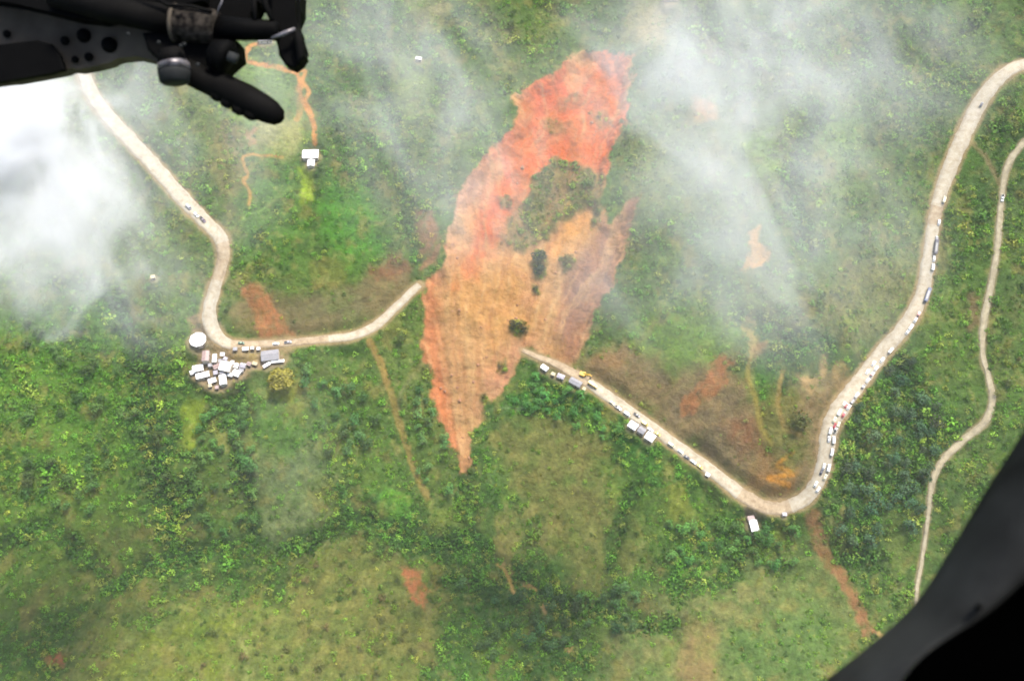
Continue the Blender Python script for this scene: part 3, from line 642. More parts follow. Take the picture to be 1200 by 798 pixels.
# ------------------------------------------------------------------ undergrowth: leafy clumps nobody could count
def clump(nleaf, seed, flat=.75):
    r = np.random.default_rng(seed); V = []; F = []
    for k in range(nleaf):
        th = r.random() * 2 * np.pi; ph = math.acos(1 - r.random() * 1.05); rr = (.62 + .45 * r.random()) * (1 + .22 * math.sin(3 * th + seed))
        n_ = Vector((math.sin(ph) * math.cos(th), math.sin(ph) * math.sin(th), math.cos(ph)))
        c = Vector((n_.x * rr, n_.y * rr, max(-.05, n_.z) * rr * flat))
        nn = (n_ + Vector(r.normal(0, .55, 3))).normalized(); a = nn.orthogonal().normalized(); b = nn.cross(a); an = r.random() * 6.28
        u = a * math.cos(an) + b * math.sin(an); v = nn.cross(u); s = .17 + .2 * r.random(); i = len(V)
        V += [c - u * s * .8, c + v * s * .55 + nn * .04, c + u * s * .8, c - v * s * .55]; F.append((i, i + 1, i + 2, i + 3))
    return V, F
src = bpy.data.collections.new('undergrowth_sources')
for k in range(5):
    V, F = clump(64, 50 + k, .7 + .1 * (k % 2)); o = bpy.data.objects.new('leaf_clump', mesh('leaf_clump', V, F, m_bush)); src.objects.link(o)
sx = 2.1
px_, py_ = np.meshgrid(np.arange(-410, 410, sx), np.arange(-235, 340, sx)); px_ = px_.ravel() + RNG.uniform(-1, 1, px_.size); py_ = py_.ravel() + RNG.uniform(-1, 1, py_.size)
den = sample(VEG, px_, py_)
keep = RNG.random(px_.size) < np.clip(den, 0, 1) ** 1.3 * .95
bx, by, bd = px_[keep], py_[keep], den[keep]
bz = bil(Z, bx, by)
bs = (0.6 + 1.35 * RNG.random(bx.size) ** 2 * (0.5 + bd)) * 1.15
tc = sample(COL, bx, by)
lum = tc.mean(1, keepdims=True)
green = alb(104, 152, 62); dark = alb(66, 102, 58); lime = alb(154, 184, 84); olive = alb(160, 156, 92)
rv = RNG.random((bx.size, 1)); mixg = np.where(rv < .46, green, np.where(rv < .74, dark, np.where(rv < .91, olive, lime)))
zone = fbm(bx, by, 30, 3, 300)[:, None]; zone2 = smooth(0.0, .4, fbm(bx, by, 45, 4, 310))[:, None]
tint = (tc * .5 + mixg * .5) * (1.3 + .6 * zone) * RNG.uniform(.65, 1.4, (bx.size, 1)) * (np.array([1.20, 1.38, .78]) + zone2 * np.array([.30, .12, -.02]))
bs = np.where(RNG.random(bs.size) < .03 * (bd > .6), bs * 1.8, bs)
pm = bpy.data.meshes.new('undergrowth'); pm.vertices.add(bx.size); pm.vertices.foreach_set('co', np.stack([bx, by, bz - .05], 1).astype(np.float32).ravel())
for nme, typ, key, dat in (('tint', 'FLOAT_COLOR', 'color', np.concatenate([np.clip(tint, .004, 1), np.ones((bx.size, 1))], 1)),
        ('size', 'FLOAT', 'value', bs), ('turn', 'FLOAT', 'value', RNG.random(bx.size) * 6.28), ('which', 'INT', 'value', RNG.integers(0, 5, bx.size))):
    a = pm.attributes.new(nme, typ, 'POINT'); a.data.foreach_set(key, np.asarray(dat, np.int32 if typ == 'INT' else np.float32).ravel())
uo = tag(link('undergrowth', pm), kind='stuff')
print('clumps', bx.size)
ng = bpy.data.node_groups.new('undergrowth', 'GeometryNodeTree')
ng.interface.new_socket('Geometry', in_out='INPUT', socket_type='NodeSocketGeometry'); ng.interface.new_socket('Geometry', in_out='OUTPUT', socket_type='NodeSocketGeometry')
gi = ng.nodes.new('NodeGroupInput'); go = ng.nodes.new('NodeGroupOutput'); ip = ng.nodes.new('GeometryNodeInstanceOnPoints'); ci = ng.nodes.new('GeometryNodeCollectionInfo')
ci.inputs['Collection'].default_value = src; ci.inputs['Separate Children'].default_value = True; ci.inputs['Reset Children'].default_value = True
def nattr(name, t):
    n = ng.nodes.new('GeometryNodeInputNamedAttribute'); n.data_type = t; n.inputs['Name'].default_value = name; return n.outputs['Attribute']
cx_ = ng.nodes.new('ShaderNodeCombineXYZ'); ng.links.new(nattr('turn', 'FLOAT'), cx_.inputs[2])
e2r = ng.nodes.new('FunctionNodeEulerToRotation'); ng.links.new(cx_.outputs[0], e2r.inputs[0])
ip.inputs['Pick Instance'].default_value = True
ng.links.new(gi.outputs[0], ip.inputs['Points']); ng.links.new(ci.outputs[0], ip.inputs['Instance']); ng.links.new(nattr('which', 'INT'), ip.inputs['Instance Index'])
ng.links.new(e2r.outputs[0], ip.inputs['Rotation']); ng.links.new(nattr('size', 'FLOAT'), ip.inputs['Scale']); ng.links.new(ip.outputs[0], go.inputs[0])
uo.modifiers.new('undergrowth', 'NODES').node_group = ng

# ------------------------------------------------------------------ single trees and shrubs
def crown_mesh(seed, lobes, nleaf, R_=1.0):
    r = np.random.default_rng(seed); V = []; F = []; tips = []
    for l in range(lobes):
        a = l * 2.4 + r.random(); d = 0 if l == 0 else .35 + .3 * r.random(); c = Vector((math.cos(a) * d, math.sin(a) * d, .1 + .35 * r.random() + (.35 if l == 0 else 0))) * R_
        rad_ = (.34 + .2 * r.random()) * R_; tips.append(c)
        for k in range(nleaf):
            n_ = Vector(r.normal(0, 1, 3)).normalized()
            if n_.z < -.3: n_.z *= -1
            p = c + n_ * rad_ * (.7 + .4 * r.random()); nn = (n_ + Vector(r.normal(0, .5, 3))).normalized(); u = nn.orthogonal().normalized()
            b = nn.cross(u); an = r.random() * 6.28; u = u * math.cos(an) + b * math.sin(an); v = nn.cross(u); s = (.07 + .08 * r.random()) * R_; i = len(V)
            V += [p - u * s, p + v * s * .7 + nn * s * .3, p + u * s, p - v * s * .7]; F.append((i, i + 1, i + 2, i + 3))
    return mesh('crown', V, F, m_leaf), tips
def trunk_mesh(tips, h):
    b = MB(); b.cyl((0, 0, -.25 * h), (0, 0, h * .75), .06, .04, 7)
    for t in tips: b.cyl((0, 0, h * .55), (t.x * .9, t.y * .9, h + t.z * .8), .03, .012, 5)
    return b.mesh('trunk', m_bark)
TREES = []
for k in range(6):
    cm, tips = crown_mesh(400 + k, 5 + k % 3, 42); TREES.append((cm, trunk_mesh(tips, .55), .55))
SHR = []
for k in range(3):
    cm, tips = crown_mesh(450 + k, 4, 40); SHR.append((cm, trunk_mesh(tips, .18), .18))
def tree(px, py, rpx, col, label, group=None, shrub=False, seed=0):
    g = gpts([(px, py)])[0]; s = rpx * mpp(g); z = float(bil(Z, g[0], g[1]))
    cm, tm, h = (SHR if shrub else TREES)[seed % (3 if shrub else 6)]
    t = empty('shrub' if shrub else 'tree', (g[0], g[1], z), seed * 1.7, label, 'shrub' if shrub else 'tree', group)
    cr = link('crown', cm, t, col); cr.scale = (s, s, s * .85); cr.location = (0, 0, h * s)
    tr = link('trunk', tm, t); tr.scale = (s, s, s)
    return t
yt = tree(331, 452, 17, alb(184, 176, 72), 'big round yellow green tree below the grey roadside building', seed=1)
ycm, _t = crown_mesh(480, 9, 130); yt.children[0].data = ycm if yt.children[0].name.startswith('crown') else yt.children[0].data
if not yt.children[0].name.startswith('crown'): yt.children[1].data = ycm
tree(632, 303, 10, alb(66, 84, 58), 'dark tree standing alone high on the bare landslide', seed=2)
tree(633, 319, 9, alb(58, 82, 64), 'dark tree just below the highest lone tree on the landslide', seed=3)
tree(628, 339, 5, alb(96, 92, 52), 'small olive shrub under the pair of dark trees on the landslide', shrub=True, seed=1)
tree(603, 382, 8, alb(70, 80, 60), 'left dark bush of the pair in the middle of the landslide', shrub=True, seed=2)
tree(613, 388, 8, alb(62, 72, 54), 'right dark bush of the pair in the middle of the landslide', shrub=True, seed=0)
tree(567, 465, 5, alb(104, 92, 60), 'small brown bush near the lower tip of the landslide', shrub=True, seed=1)
tree(586, 428, 4, alb(122, 110, 66), 'small faded bush on the right flank of the landslide', shrub=True, seed=2)
tree(664, 306, 9, alb(128, 122, 62), 'olive bush right of the orange streak on the landslide', shrub=True, seed=0)
tree(470, 398, 9, alb(110, 134, 62), 'light green tree below the last bend of the left road', seed=4)
tree(938, 495, 12, alb(112, 120, 60), 'olive tree at the inner edge of the right road', seed=5)
TREE_ZONES = [
    (((235, 465), (300, 470), (300, 620), (215, 640)), 34, (96, 148, 68), 8, 'green tree in the wood below the hamlet', 'trees below the hamlet'),
    (((20, 380), (180, 370), (200, 600), (20, 600)), 46, (84, 124, 58), 8, 'green tree in the wood on the left slope', 'trees on the left slope'),
    (((620, 436), (700, 470), (740, 520), (690, 510), (600, 470)), 24, (84, 148, 66), 7, 'bright green tree below the cut off road', 'trees below the cut off road'),
    (((780, 610), (930, 615), (950, 660), (860, 670), (780, 660)), 26, (88, 142, 64), 8, 'green tree below the right road bend', 'trees below the right bend'),
    (((1000, 450), (1070, 420), (1110, 500), (1070, 620), (985, 660), (985, 540)), 44, (74, 110, 74), 9, 'dark green tree between the two right roads', 'trees between the right roads'),
    (((540, 680), (700, 700), (760, 660), (740, 740), (560, 780)), 34, (82, 122, 66), 9, 'green tree in the valley wood at the bottom', 'trees in the valley wood'),
    (((480, 430), (525, 520), (540, 590), (490, 560)), 16, (92, 140, 72), 7, 'green tree left of the landslide tip', 'trees left of the landslide tip'),
    (((345, 430), (430, 430), (450, 520), (380, 540)), 18, (84, 130, 68), 8, 'green tree right of the yellow green tree', 'trees right of the hamlet')]
def inside(poly, x, y):
    c = False; n = len(poly)
    for i in range(n):
        (ax, ay), (bx_, by_) = poly[i], poly[(i + 1) % n]
        if (ay > y) != (by_ > y) and x < (bx_ - ax) * (y - ay) / (by_ - ay) + ax: c = not c
    return c
for poly, cnt, col, rpx, lab, grp in TREE_ZONES:
    xs_ = [p[0] for p in poly]; ys_ = [p[1] for p in poly]; done = []; tries = 0
    while len(done) < cnt and tries < 4000:
        tries += 1; x = random.uniform(min(xs_), max(xs_)); y = random.uniform(min(ys_), max(ys_))
        if not inside(poly, x, y) or any(math.hypot(x - a, y - b) < rpx * 1.1 for a, b in done): continue
        g = gpts([(x, y)])[0]
        if sample(ROADMASK, g[0], g[1]) > 0 or sample(HMASK, g[0], g[1]) > 0: continue
        done.append((x, y)); f = random.uniform(.8, 1.9); cc = alb(*col) * f + np.array([random.uniform(-.006, .02), 0, 0])
        sz = random.uniform(.65, 1.15); tone = 'dark' if f < 1.15 else 'pale' if f > 1.55 else 'mid'; size_ = 'small' if sz < .8 else 'large' if sz > 1.0 else 'middling'
        core_ = lab.replace('bright green tree', 'tree').replace('dark green tree', 'tree').replace('green tree', 'tree', 1) if lab.startswith(('green', 'bright', 'dark')) else lab
        tree(x, y, rpx * sz, tuple(np.clip(cc, .005, 1)), f'{size_} {tone} green {core_}', f'{size_} {tone} {grp}', seed=random.randrange(6))
k = 0
for (x0, y0, x1, y1, cnt) in ((330, 700, 510, 790, 24), (345, 655, 480, 700, 9), (150, 730, 320, 790, 9), (1168, 400, 1199, 470, 6)):
    for _ in range(cnt):
        x, y = random.uniform(x0, x1), random.uniform(y0, y1)
        nm_, cc = random.choice((('green', (116, 132, 66)), ('olive', (132, 138, 68)), ('brownish', (146, 130, 78)))); rs_ = random.uniform(2, 7.5); sz_ = 'tiny' if rs_ < 3.8 else 'small' if rs_ < 5.6 else 'wide'
        wh_ = ('at the narrow right track' if x > 600 else 'on the dry grass left of the red scar' if x < 325 else 'on the dry grass just below the valley wood' if y < 702 else 'on the dry grass at the bottom rim')
        tree(x, y, rs_, tuple(alb(*cc)), f'{sz_} {nm_} shrub {wh_}', f'{sz_} {nm_} shrubs {wh_}', True, k); k += 1

# ------------------------------------------------------------------ rocks and clods strewn over the slide
m_rock = mat('clay_rock', tuple(alb(206, 158, 120)), .95); nr = world_noise(m_rock, .5, 3); cr_ = N(m_rock, 'ShaderNodeRGB'); cr_.outputs[0].default_value = (*alb(206, 150, 112), 1)
L(m_rock, mul(m_rock, cr_.outputs[0], remap(m_rock, nr.outputs['Fac'], .3, .7, .6, 1.3)), base(m_rock))
rb = bmesh.new(); cnt = 0; rr_ = np.random.default_rng(77)
cand = np.argwhere((mS > .95) & (isl < .1)); cand = cand[rr_.integers(0, len(cand), 900)]
for (j_, i_) in cand:
    x = xs[j_, i_]; y = ys[j_, i_]; low = y < 20
    if rr_.random() > (.2 if low else .08): continue
    sc2 = .35 + 1.0 * rr_.random() ** 3; z = float(bil(Z, x, y))
    v = bmesh.ops.create_icosphere(rb, subdivisions=1, radius=sc2)['verts']
    for q_ in v: q_.co = q_.co * (1 + .3 * (rr_.random() - .5)); q_.co.z *= .65
    bmesh.ops.translate(rb, verts=v, vec=(x, y, z + sc2 * .2)); cnt += 1
rme = bpy.data.meshes.new('landslide_rocks'); rb.to_mesh(rme); rb.free(); rme.materials.append(m_rock); tag(link('landslide_rocks', rme), kind='stuff'); print('rocks', cnt)

# ------------------------------------------------------------------ houses
def house(h):
    g = h['g']; a = R(h['ang']); w_, l_, hh = h['w'], h['l'], h['h']
    if w_ < l_: w_, l_, a = l_, w_, a + math.pi / 2     # ridge runs along the longer side (local x)
    t = empty({'stall': 'stall', 'hut': 'hut', 'pavilion': 'pavilion', 'awning': 'awning', 'building': 'building'}.get(h['cat'], 'house'), (g[0], g[1], h['z']), a, h['label'], h['cat'], h['group'])
    col = h['col']
    if h['kind'] == 'round':
        rr = w_ / 2; b = MB(); n = 9
        b.cyl((0, 0, hh), (0, 0, hh + rr * .30), rr, .25, n); b.cyl((0, 0, hh - .12), (0, 0, hh), rr, rr, n)
        rf = link('roof', b.mesh('roof', m_roof), t, col); fb = MB(); fb.cyl((0, 0, hh + rr * .30 - .05), (0, 0, hh + rr * .30 + .5), .12, .05, 8); link('finial', fb.mesh('finial', m_steel), rf)
        wb = MB(); wb.cyl((0, 0, -1.5), (0, 0, hh - .1), rr * .8, rr * .8, n); link('wall', wb.mesh('wall', m_wall), t)
        for k in range(8):
            pb = MB(); q_ = k * math.pi / 4; pb.cyl((math.cos(q_) * rr * .93, math.sin(q_) * rr * .93, -1), (math.cos(q_) * rr * .93, math.sin(q_) * rr * .93, hh), .08, .08, 6); link('post', pb.mesh('post', m_wood), t)
        db = MB(); db.box((0, -rr * .8, 1.0), (1.1, .12, 2.0)); link('door', db.mesh('door', m_wood), t); return
    ov = .35; rise = .32 * l_ / 2 if h['kind'] == 'gable' else 0
    if h['cat'] in ('stall', 'awning'):
        for sx_ in (-1, 1):
            for sy_ in (-1, 1):
                pb = MB(); pb.cyl((sx_ * w_ * .44, sy_ * l_ * .42, -1.2), (sx_ * w_ * .44, sy_ * l_ * .42, hh - .02 + sy_ * .1), .05, .05, 6); link('post', pb.mesh('post', m_wood), t)
        cb = MB(); cb.box((0, 0, .45), (w_ * .7, l_ * .5, .9)); link('counter', cb.mesh('counter', m_wood), t)
    else:
        b = MB(); W2, L2 = w_ / 2 - ov * .6, l_ / 2 - ov * .6
        b.box((0, 0, hh / 2 - .9), (2 * W2, 2 * L2, hh + 1.6)); wl = link('wall', b.mesh('wall', m_wall), t)
        if rise:
            gb = MB()
            M = Matrix.Rotation(math.pi / 2, 4, 'Z')
            gb.prism([(-L2, 0), (L2, 0), (0, rise * .93)], 2 * W2 - .1, Matrix.Translation((0, 0, hh - .11)) @ M); link('gable', gb.mesh('gable', m_wall), t)
        db = MB(); db.box((W2 * .3, -L2 - .01, 1.0), (.9, .08, 2.0)); d_ = link('door', db.mesh('door', m_wood), t)
        kb = MB(); kb.box((W2 * .3 + .32, -L2 - .08, 1.0), (.05, .08, .14)); link('handle', kb.mesh('handle', m_steel), d_)
        for sx_ in (-.55, .8):
            for sy_ in (-1, 1):
                fb = MB(); fb.box((W2 * sx_, sy_ * (L2 + .015), 1.35), (.85, .08, .8)); wn = link('window', fb.mesh('window', m_wood), t)
                gb = MB(); gb.box((W2 * sx_, sy_ * (L2 + .06), 1.35), (.7, .03, .65)); link('pane', gb.mesh('pane', m_glass), wn)
    # roof of corrugated sheets: ribs are real geometry across each slope
    def slope(sy_):
        n = max(3, int(w_ / .9)); V = []; F = []; sl_ = l_ / 2 if rise else l_
        y0 = 0 if rise else -l_ / 2
        for i in range(n * 2 + 1):
            x = -w_ / 2 + w_ * i / (n * 2); dz = .07 if i % 2 else 0
            za, zb = (hh + rise, hh - .05) if rise else (hh - .12 * 1, hh + .12)
            ya, yb = (0.0, sy_ * l_ / 2) if rise else (-l_ / 2, l_ / 2)
            V += [(x, ya, za + dz), (x, yb, zb + dz), (x, ya, za + dz - .06), (x, yb, zb + dz - .06)]
        for i in range(n * 2):
            a0, a1 = i * 4, i * 4 + 4
            F += [(a0, a0 + 1, a1 + 1, a1), (a0 + 2, a1 + 2, a1 + 3, a0 + 3), (a0, a1, a1 + 2, a0 + 2), (a0 + 1, a0 + 3, a1 + 3, a1 + 1)]
        e = n * 8; F += [(0, 2, 3, 1), (e, e + 1, e + 3, e + 2)]
        return V, F
    if rise:
        rf = None
        for s_ in (-1, 1):
            V, F = slope(s_); o = link('roof', mesh('roof', V, F, m_roof), t, tuple(np.array(col) * (1 if s_ > 0 else random.uniform(.9, 1)))); rf = rf or o
        rb = MB(); rb.box((0, 0, hh + rise + .045), (w_ + .04, .3, .05)); link('ridge_cap', rb.mesh('ridge_cap', m_roof), rf, tuple(np.array(col) * .9))
    else:
        V, F = slope(1); link('roof', mesh('roof', V, F, m_roof), t, col)
for h in HOUSES: house(h)

# ------------------------------------------------------------------ vehicles
def side_body(pts, wd, bev): 
    b = MB(); b.prism(pts, wd, None, bev); return b
def car_meshes():
    d = {}
    d['car'] = [('body', side_body([(-2.1, .35), (-2.15, .75), (-1.9, .95), (-.9, 1.0), (.9, .98), (1.95, .85), (2.15, .6), (2.1, .35)], 1.72, .1).mesh('body', m_paint), True),
                ('cabin_glass', side_body([(-1.75, .94), (-1.25, 1.38), (.35, 1.40), (1.05, .94)], 1.5, .06).mesh('cabin_glass', m_glass), False),
                ('roof', side_body([(-1.28, 1.37), (-1.1, 1.46), (.25, 1.47), (.42, 1.385)], 1.46, .03).mesh('roof', m_paint), True)]
    d['minibus'] = [('body', side_body([(-2.5, .4), (-2.55, 1.2), (-2.5, 1.25), (1.9, 1.25), (2.35, .95), (2.45, .4)], 1.85, .1).mesh('body', m_paint), True),
                ('cabin_glass', side_body([(-2.48, 1.22), (-2.42, 1.78), (1.35, 1.78), (1.95, 1.2)], 1.74, .05).mesh('cabin_glass', m_glass), False),
                ('roof', side_body([(-2.46, 1.76), (-2.3, 1.98), (1.1, 1.98), (1.42, 1.76)], 1.8, .06).mesh('roof', m_paint), True)]
    d['pickup'] = [('body', side_body([(-2.6, .45), (-2.6, 1.0), (-.5, 1.0), (1.2, 1.05), (2.4, .95), (2.6, .7), (2.55, .45)], 1.8, .08).mesh('body', m_paint), True),
                ('cabin_glass', side_body([(-.55, 1.0), (-.45, 1.55), (.75, 1.58), (1.35, 1.02)], 1.6, .05).mesh('cabin_glass', m_glass), False),
                ('roof', side_body([(-.5, 1.54), (-.35, 1.66), (.6, 1.67), (.82, 1.56)], 1.58, .03).mesh('roof', m_paint), True),
                ('bed_liner', MB().box((-1.6, 0, 1.02), (1.8, 1.5, .06)).mesh('bed_liner', m_rubber), False)]
    b = MB(); b.box((2.9, 0, 1.55), (1.7, 2.1, 1.9), bevel=.15)
    c = MB(); c.box((-.9, 0, 1.95), (5.6, 2.3, 2.0), bevel=.05); ch = MB(); ch.box((0, 0, .72), (7.2, .9, .3)); gl = MB(); gl.box((3.72, 0, 1.95), (.1, 1.8, .7))
    d['truck'] = [('cab', b.mesh('cab', m_paint), True), ('cargo_box', c.mesh('cargo_box', m_paint), True), ('chassis', ch.mesh('chassis', m_rubber), False), ('windscreen', gl.mesh('windscreen', m_glass), False)]
    b = MB(); b.box((0, 0, 1.6), (10.5, 2.4, 2.3), bevel=.18); gl = MB(); gl.box((0, 0, 1.95), (9.6, 2.44, .7)); rr = MB(); rr.box((-.5, 0, 2.78), (6.5, 1.5, .12), bevel=.04)
    d['bus'] = [('body', b.mesh('body', m_paint), True), ('window_band', gl.mesh('window_band', m_glass), False), ('roof_rack', rr.mesh('roof_rack', m_steel), False)]
    return d
CARS = car_meshes()
wm = MB().cyl((0, -.11, 0), (0, .11, 0), .34, .34, 12).mesh('wheel', m_rubber); wm2 = MB().cyl((0, -.15, 0), (0, .15, 0), .5, .5, 12).mesh('wheel', m_rubber)
WHEELS = {'car': (wm, .34, 1.3, .78), 'minibus': (wm, .34, 1.6, .82), 'pickup': (wm, .36, 1.65, .82), 'truck': (wm2, .5, 2.6, 1.0), 'bus': (wm2, .5, 3.5, 1.1)}
def vehicle(kind, path, i, off, col, label, group=None, yaw=0):
    i = max(1, min(len(path) - 2, i)); t = path[i + 1] - path[i - 1]; a = math.atan2(t[1], t[0]); nx_, ny_ = -math.sin(a), math.cos(a)
    x, y = path[i, 0] + nx_ * off, path[i, 1] + ny_ * off
    c = off / path[i, 3]; z = path[i, 2] + .08 * (1 - min(1, c * c))
    if abs(c) > .93: z -= .05
    nm = {'car': 'parked_car', 'minibus': 'minibus', 'pickup': 'pickup_truck', 'truck': 'box_truck', 'bus': 'bus'}[kind]
    e = empty(nm, (x, y, z), a + yaw, label, {'car': 'car', 'pickup': 'pickup', 'truck': 'truck'}.get(kind, kind), group)
    e.rotation_euler = (0, -math.atan2(t[2], math.hypot(t[0], t[1])) * math.cos(yaw), a + yaw)
    for n_, me_, paint in CARS[kind]: link(n_, me_, e, col)
    wmesh, r_, wx, wy = WHEELS[kind]
    for sx_ in (-1, 1):
        for sy_ in (-1, 1): o = link('wheel', wmesh, e); o.location = (sx_ * wx, sy_ * wy, r_)
    e.scale = (.82, .82, .82)
    return e
def at_px(path, px, py):
    g = gpts([(px, py)])[0]; d = np.hypot(path[:, 0] - g[0], path[:, 1] - g[1]); i = int(np.argmin(d)); i = max(1, min(len(path) - 2, i))
    t = path[i + 1, :2] - path[i - 1, :2]; t = t / np.linalg.norm(t); return i, float((g[0] - path[i, 0]) * -t[1] + (g[1] - path[i, 1]) * t[0])
def V_(kind, path, px, py, col, label, group=None, yaw=0):
    i, off = at_px(path, px, py); lim = path[i, 3] - .95; off = max(-lim, min(lim, off)); return vehicle(kind, path, i, off, col, label, group, yaw)
W_ = (.75, .75, .74); RD = (.35, .04, .05); DK = (.05, .05, .07); BL = (.10, .12, .2); YL = (.7, .55, .12); GY_ = (.3, .3, .33); CR = (.7, .64, .45); GN = (.08, .16, .10)
V_('minibus', LEFT, 221, 243, GY_, 'grey minibus on the upper left road, farther up than the dark car')
V_('car', LEFT, 229, 251, W_, 'white car between the grey minibus and dark car on the left road')
V_('pickup', LEFT, 237, 257, (.12, .08, .12), 'dark purple pickup nearest the sharp bend of the upper left road')
V_('car', LEFT, 283, 403, GN, 'dark green car on the road at the hamlet bend')
V_('car', LEFT, 325, 404, W_, 'white car on the dirt stretch right of the hamlet')
V_('pickup', LEFT, 338, 402, GY_, 'grey pickup on the dirt stretch farther right of the hamlet')
for k, (x, y, c, lab, kd) in enumerate(((724, 479, W_, 'white pickup behind the dark car on the right road', 'pickup'), (735, 488, W_, 'white minibus just uphill of the roadside trio', 'minibus'), (747, 487, DK, 'dark car in the middle of the road above the roadside trio', 'pickup'),
        (756, 498, YL, 'yellow minibus above the right white roof of the trio', 'minibus'), (763, 505, W_, 'white car right behind the yellow minibus', 'car'), (771, 509, YL, 'second yellow car down the road from the trio', 'car'),
        (787, 523, CR, 'cream minibus with two white cars beyond the trio', 'minibus'), (797, 530, W_, 'white car next to the cream minibus', 'car'), (803, 537, DK, 'dark small car at the left rim of the right road', 'car'),
        (812, 543, W_, 'white car midway between the trio and the bend', 'car'), (820, 549, YL, 'yellow white car midway between the trio and the bend', 'car'), (716, 472, CR, 'cream car at the left rim of the cut off road', 'car'))):
    V_(kd, RIGHT, x, y, c, lab)
# the queue up the right road
i0, i1 = near(RIGHT, 958, 572), near(RIGHT, 1034, 414); s = i0; k = 0
side = -1 if at_px(RIGHT, 985, 500)[1] < 0 else 1
while s < i1:
    for lane in (0, 1):
        if lane == 1 and random.random() < .45: continue
        kd = random.choice(('car', 'car', 'minibus', 'pickup')); c = random.choice((W_, W_, W_, W_, W_, W_, CR, GY_, DK, RD))
        nm = {'car': 'car', 'minibus': 'minibus', 'pickup': 'pickup'}[kd]; cn = {W_: 'white', CR: 'cream', GY_: 'grey', DK: 'dark', RD: 'red'}[c]
        off = side * (RIGHT[s, 3] - 1.3 - lane * 2.7 - random.uniform(0, .5))
        vehicle(kd, RIGHT, s + random.randint(0, 1), off, c, f'{cn} {nm} queueing on the steep part of the right road', f'{cn} {nm} queue on the right road', random.uniform(-.06, .06))
    s += random.randint(3, 4)
V_('car', RIGHT, 978, 499, RD, 'red car in the middle of the queue on the right road')
V_('car', RIGHT, 991, 476, RD, 'red car alone in the inner lane above the queue')
V_('car', RIGHT, 1020, 441, RD, 'red car at the outer rim where the road steepens')
for (x, y, kd, c, lab) in ((1044, 411, 'minibus', W_, 'white minibus just above the queue'), (1062, 392, 'car', W_, 'white car on the outer rim below the truck pair'), (1068, 385, 'minibus', W_, 'white minibus on the outer rim below the truck pair'),
        (1074, 378, 'car', W_, 'white car at the top of the short white row'), (1078, 370, 'pickup', (.6, .3, .3), 'pinkish pickup under the long dark bus'), (1086, 347, 'bus', BL, 'long dark blue bus on the outer rim of the right road'),
        (1093, 314, 'minibus', W_, 'white minibus between the two long dark vehicles'), (1094, 305, 'car', W_, 'white car between the two long dark vehicles'), (1098, 290, 'bus', DK, 'long black bus farther up the right road'),
        (1101, 280, 'car', GY_, 'grey car above the long black bus'), (1104, 262, 'car', W_, 'white car on the dirt stretch of the right road'), (1108, 235, 'minibus', CR, 'cream minibus above the dirt stretch of the right road'),
        (1150, 123, 'car', DK, 'dark car alone high on the right road')):
    V_(kd, RIGHT, x, y, c, lab)
V_('pickup', TRACK, 1174, 232, W_, 'white pickup on the narrow track at the right')

# excavator and loader clearing the slide end of the road
def excavator(px, py, turn, label):
    i, off = at_px(RIGHT, px, py); p = RIGHT[i]; t = RIGHT[i + 1] - RIGHT[i - 1]; a = math.atan2(t[1], t[0])
    e = empty('excavator', (p[0] - math.sin(a) * off, p[1] + math.cos(a) * off, p[2] + .06), a + turn, label, 'excavator')
    for s_ in (-1, 1):
        b = MB(); b.prism([(-1.9, .3), (-1.6, 0), (1.6, 0), (1.9, .3), (1.9, .6), (1.6, .9), (-1.6, .9), (-1.9, .6)], .55, Matrix.Translation((0, s_ * 1.1, 0)), .05); link('track', b.mesh('track', m_rubber), e)
    b = MB(); b.box((-.4, 0, 1.55), (3.2, 2.5, 1.0), bevel=.12); link('body', b.mesh('body', m_yellow), e)
    b = MB(); b.box((.6, .75, 2.3), (1.4, .95, 1.1), bevel=.08); link('cab', b.mesh('cab', m_yellow), e)
    b = MB(); b.box((1.31, .75, 2.35), (.06, .8, .8)); link('windscreen', b.mesh('windscreen', m_glass), e)
    b = MB(); b.prism([(.9, 1.5), (1.2, 1.3), (3.6, 3.6), (5.4, 3.1), (5.3, 3.5), (3.5, 4.1)], .45, Matrix.Translation((0, -.25, 0)), .03); link('boom', b.mesh('boom', m_yellow), e)
    b = MB(); b.prism([(5.1, 3.6), (5.5, 3.5), (5.1, 1.1), (4.8, 1.1)], .35, Matrix.Translation((0, -.25, 0)), .03); link('arm', b.mesh('arm', m_yellow), e)
    b = MB(); b.prism([(5.2, 1.25), (4.8, 1.2), (4.3, .7), (4.5, .2), (5.1, .1), (4.9, .5)], 1.1, Matrix.Translation((0, -.25, 0)), .03); link('bucket', b.mesh('bucket', m_steel), e)
excavator(684, 440, .15, 'yellow excavator at the end of the road nearest the landslide')
V_('truck', RIGHT, 694, 452, (.62, .42, .08), 'yellow truck just behind the excavator at the landslide')

# ------------------------------------------------------------------ helicopter pieces round the camera
CM = Matrix.Translation(Vector(CAM_POS)) @ Matrix.Rotation(R(90 - PITCH), 4, 'X')
def noisy_dark(name, rgb, rough, sc, lo=.6, hi=1.5, metal=0):
    m = mat(name, rgb, rough, metal); tcn = N(m, 'ShaderNodeTexCoord'); n = N(m, 'ShaderNodeTexNoise'); n.inputs['Scale'].default_value = sc; n.inputs['Detail'].default_value = 5
    L(m, tcn.outputs['Object'], n.inputs['Vector']); c = N(m, 'ShaderNodeRGB'); c.outputs[0].default_value = (*rgb, 1)
    L(m, mul(m, c.outputs[0], remap(m, n.outputs['Fac'], .3, .7, lo, hi)), base(m)); bump(m, n.outputs['Fac'], .001, .5); m.node_tree.nodes['Principled BSDF'].inputs['Specular IOR Level'].default_value = .05 if rough < .9 else 0; return m
m_frame = noisy_dark('grey_frame_paint', (.018, .019, .019), .7, 10, .4, 1.7)
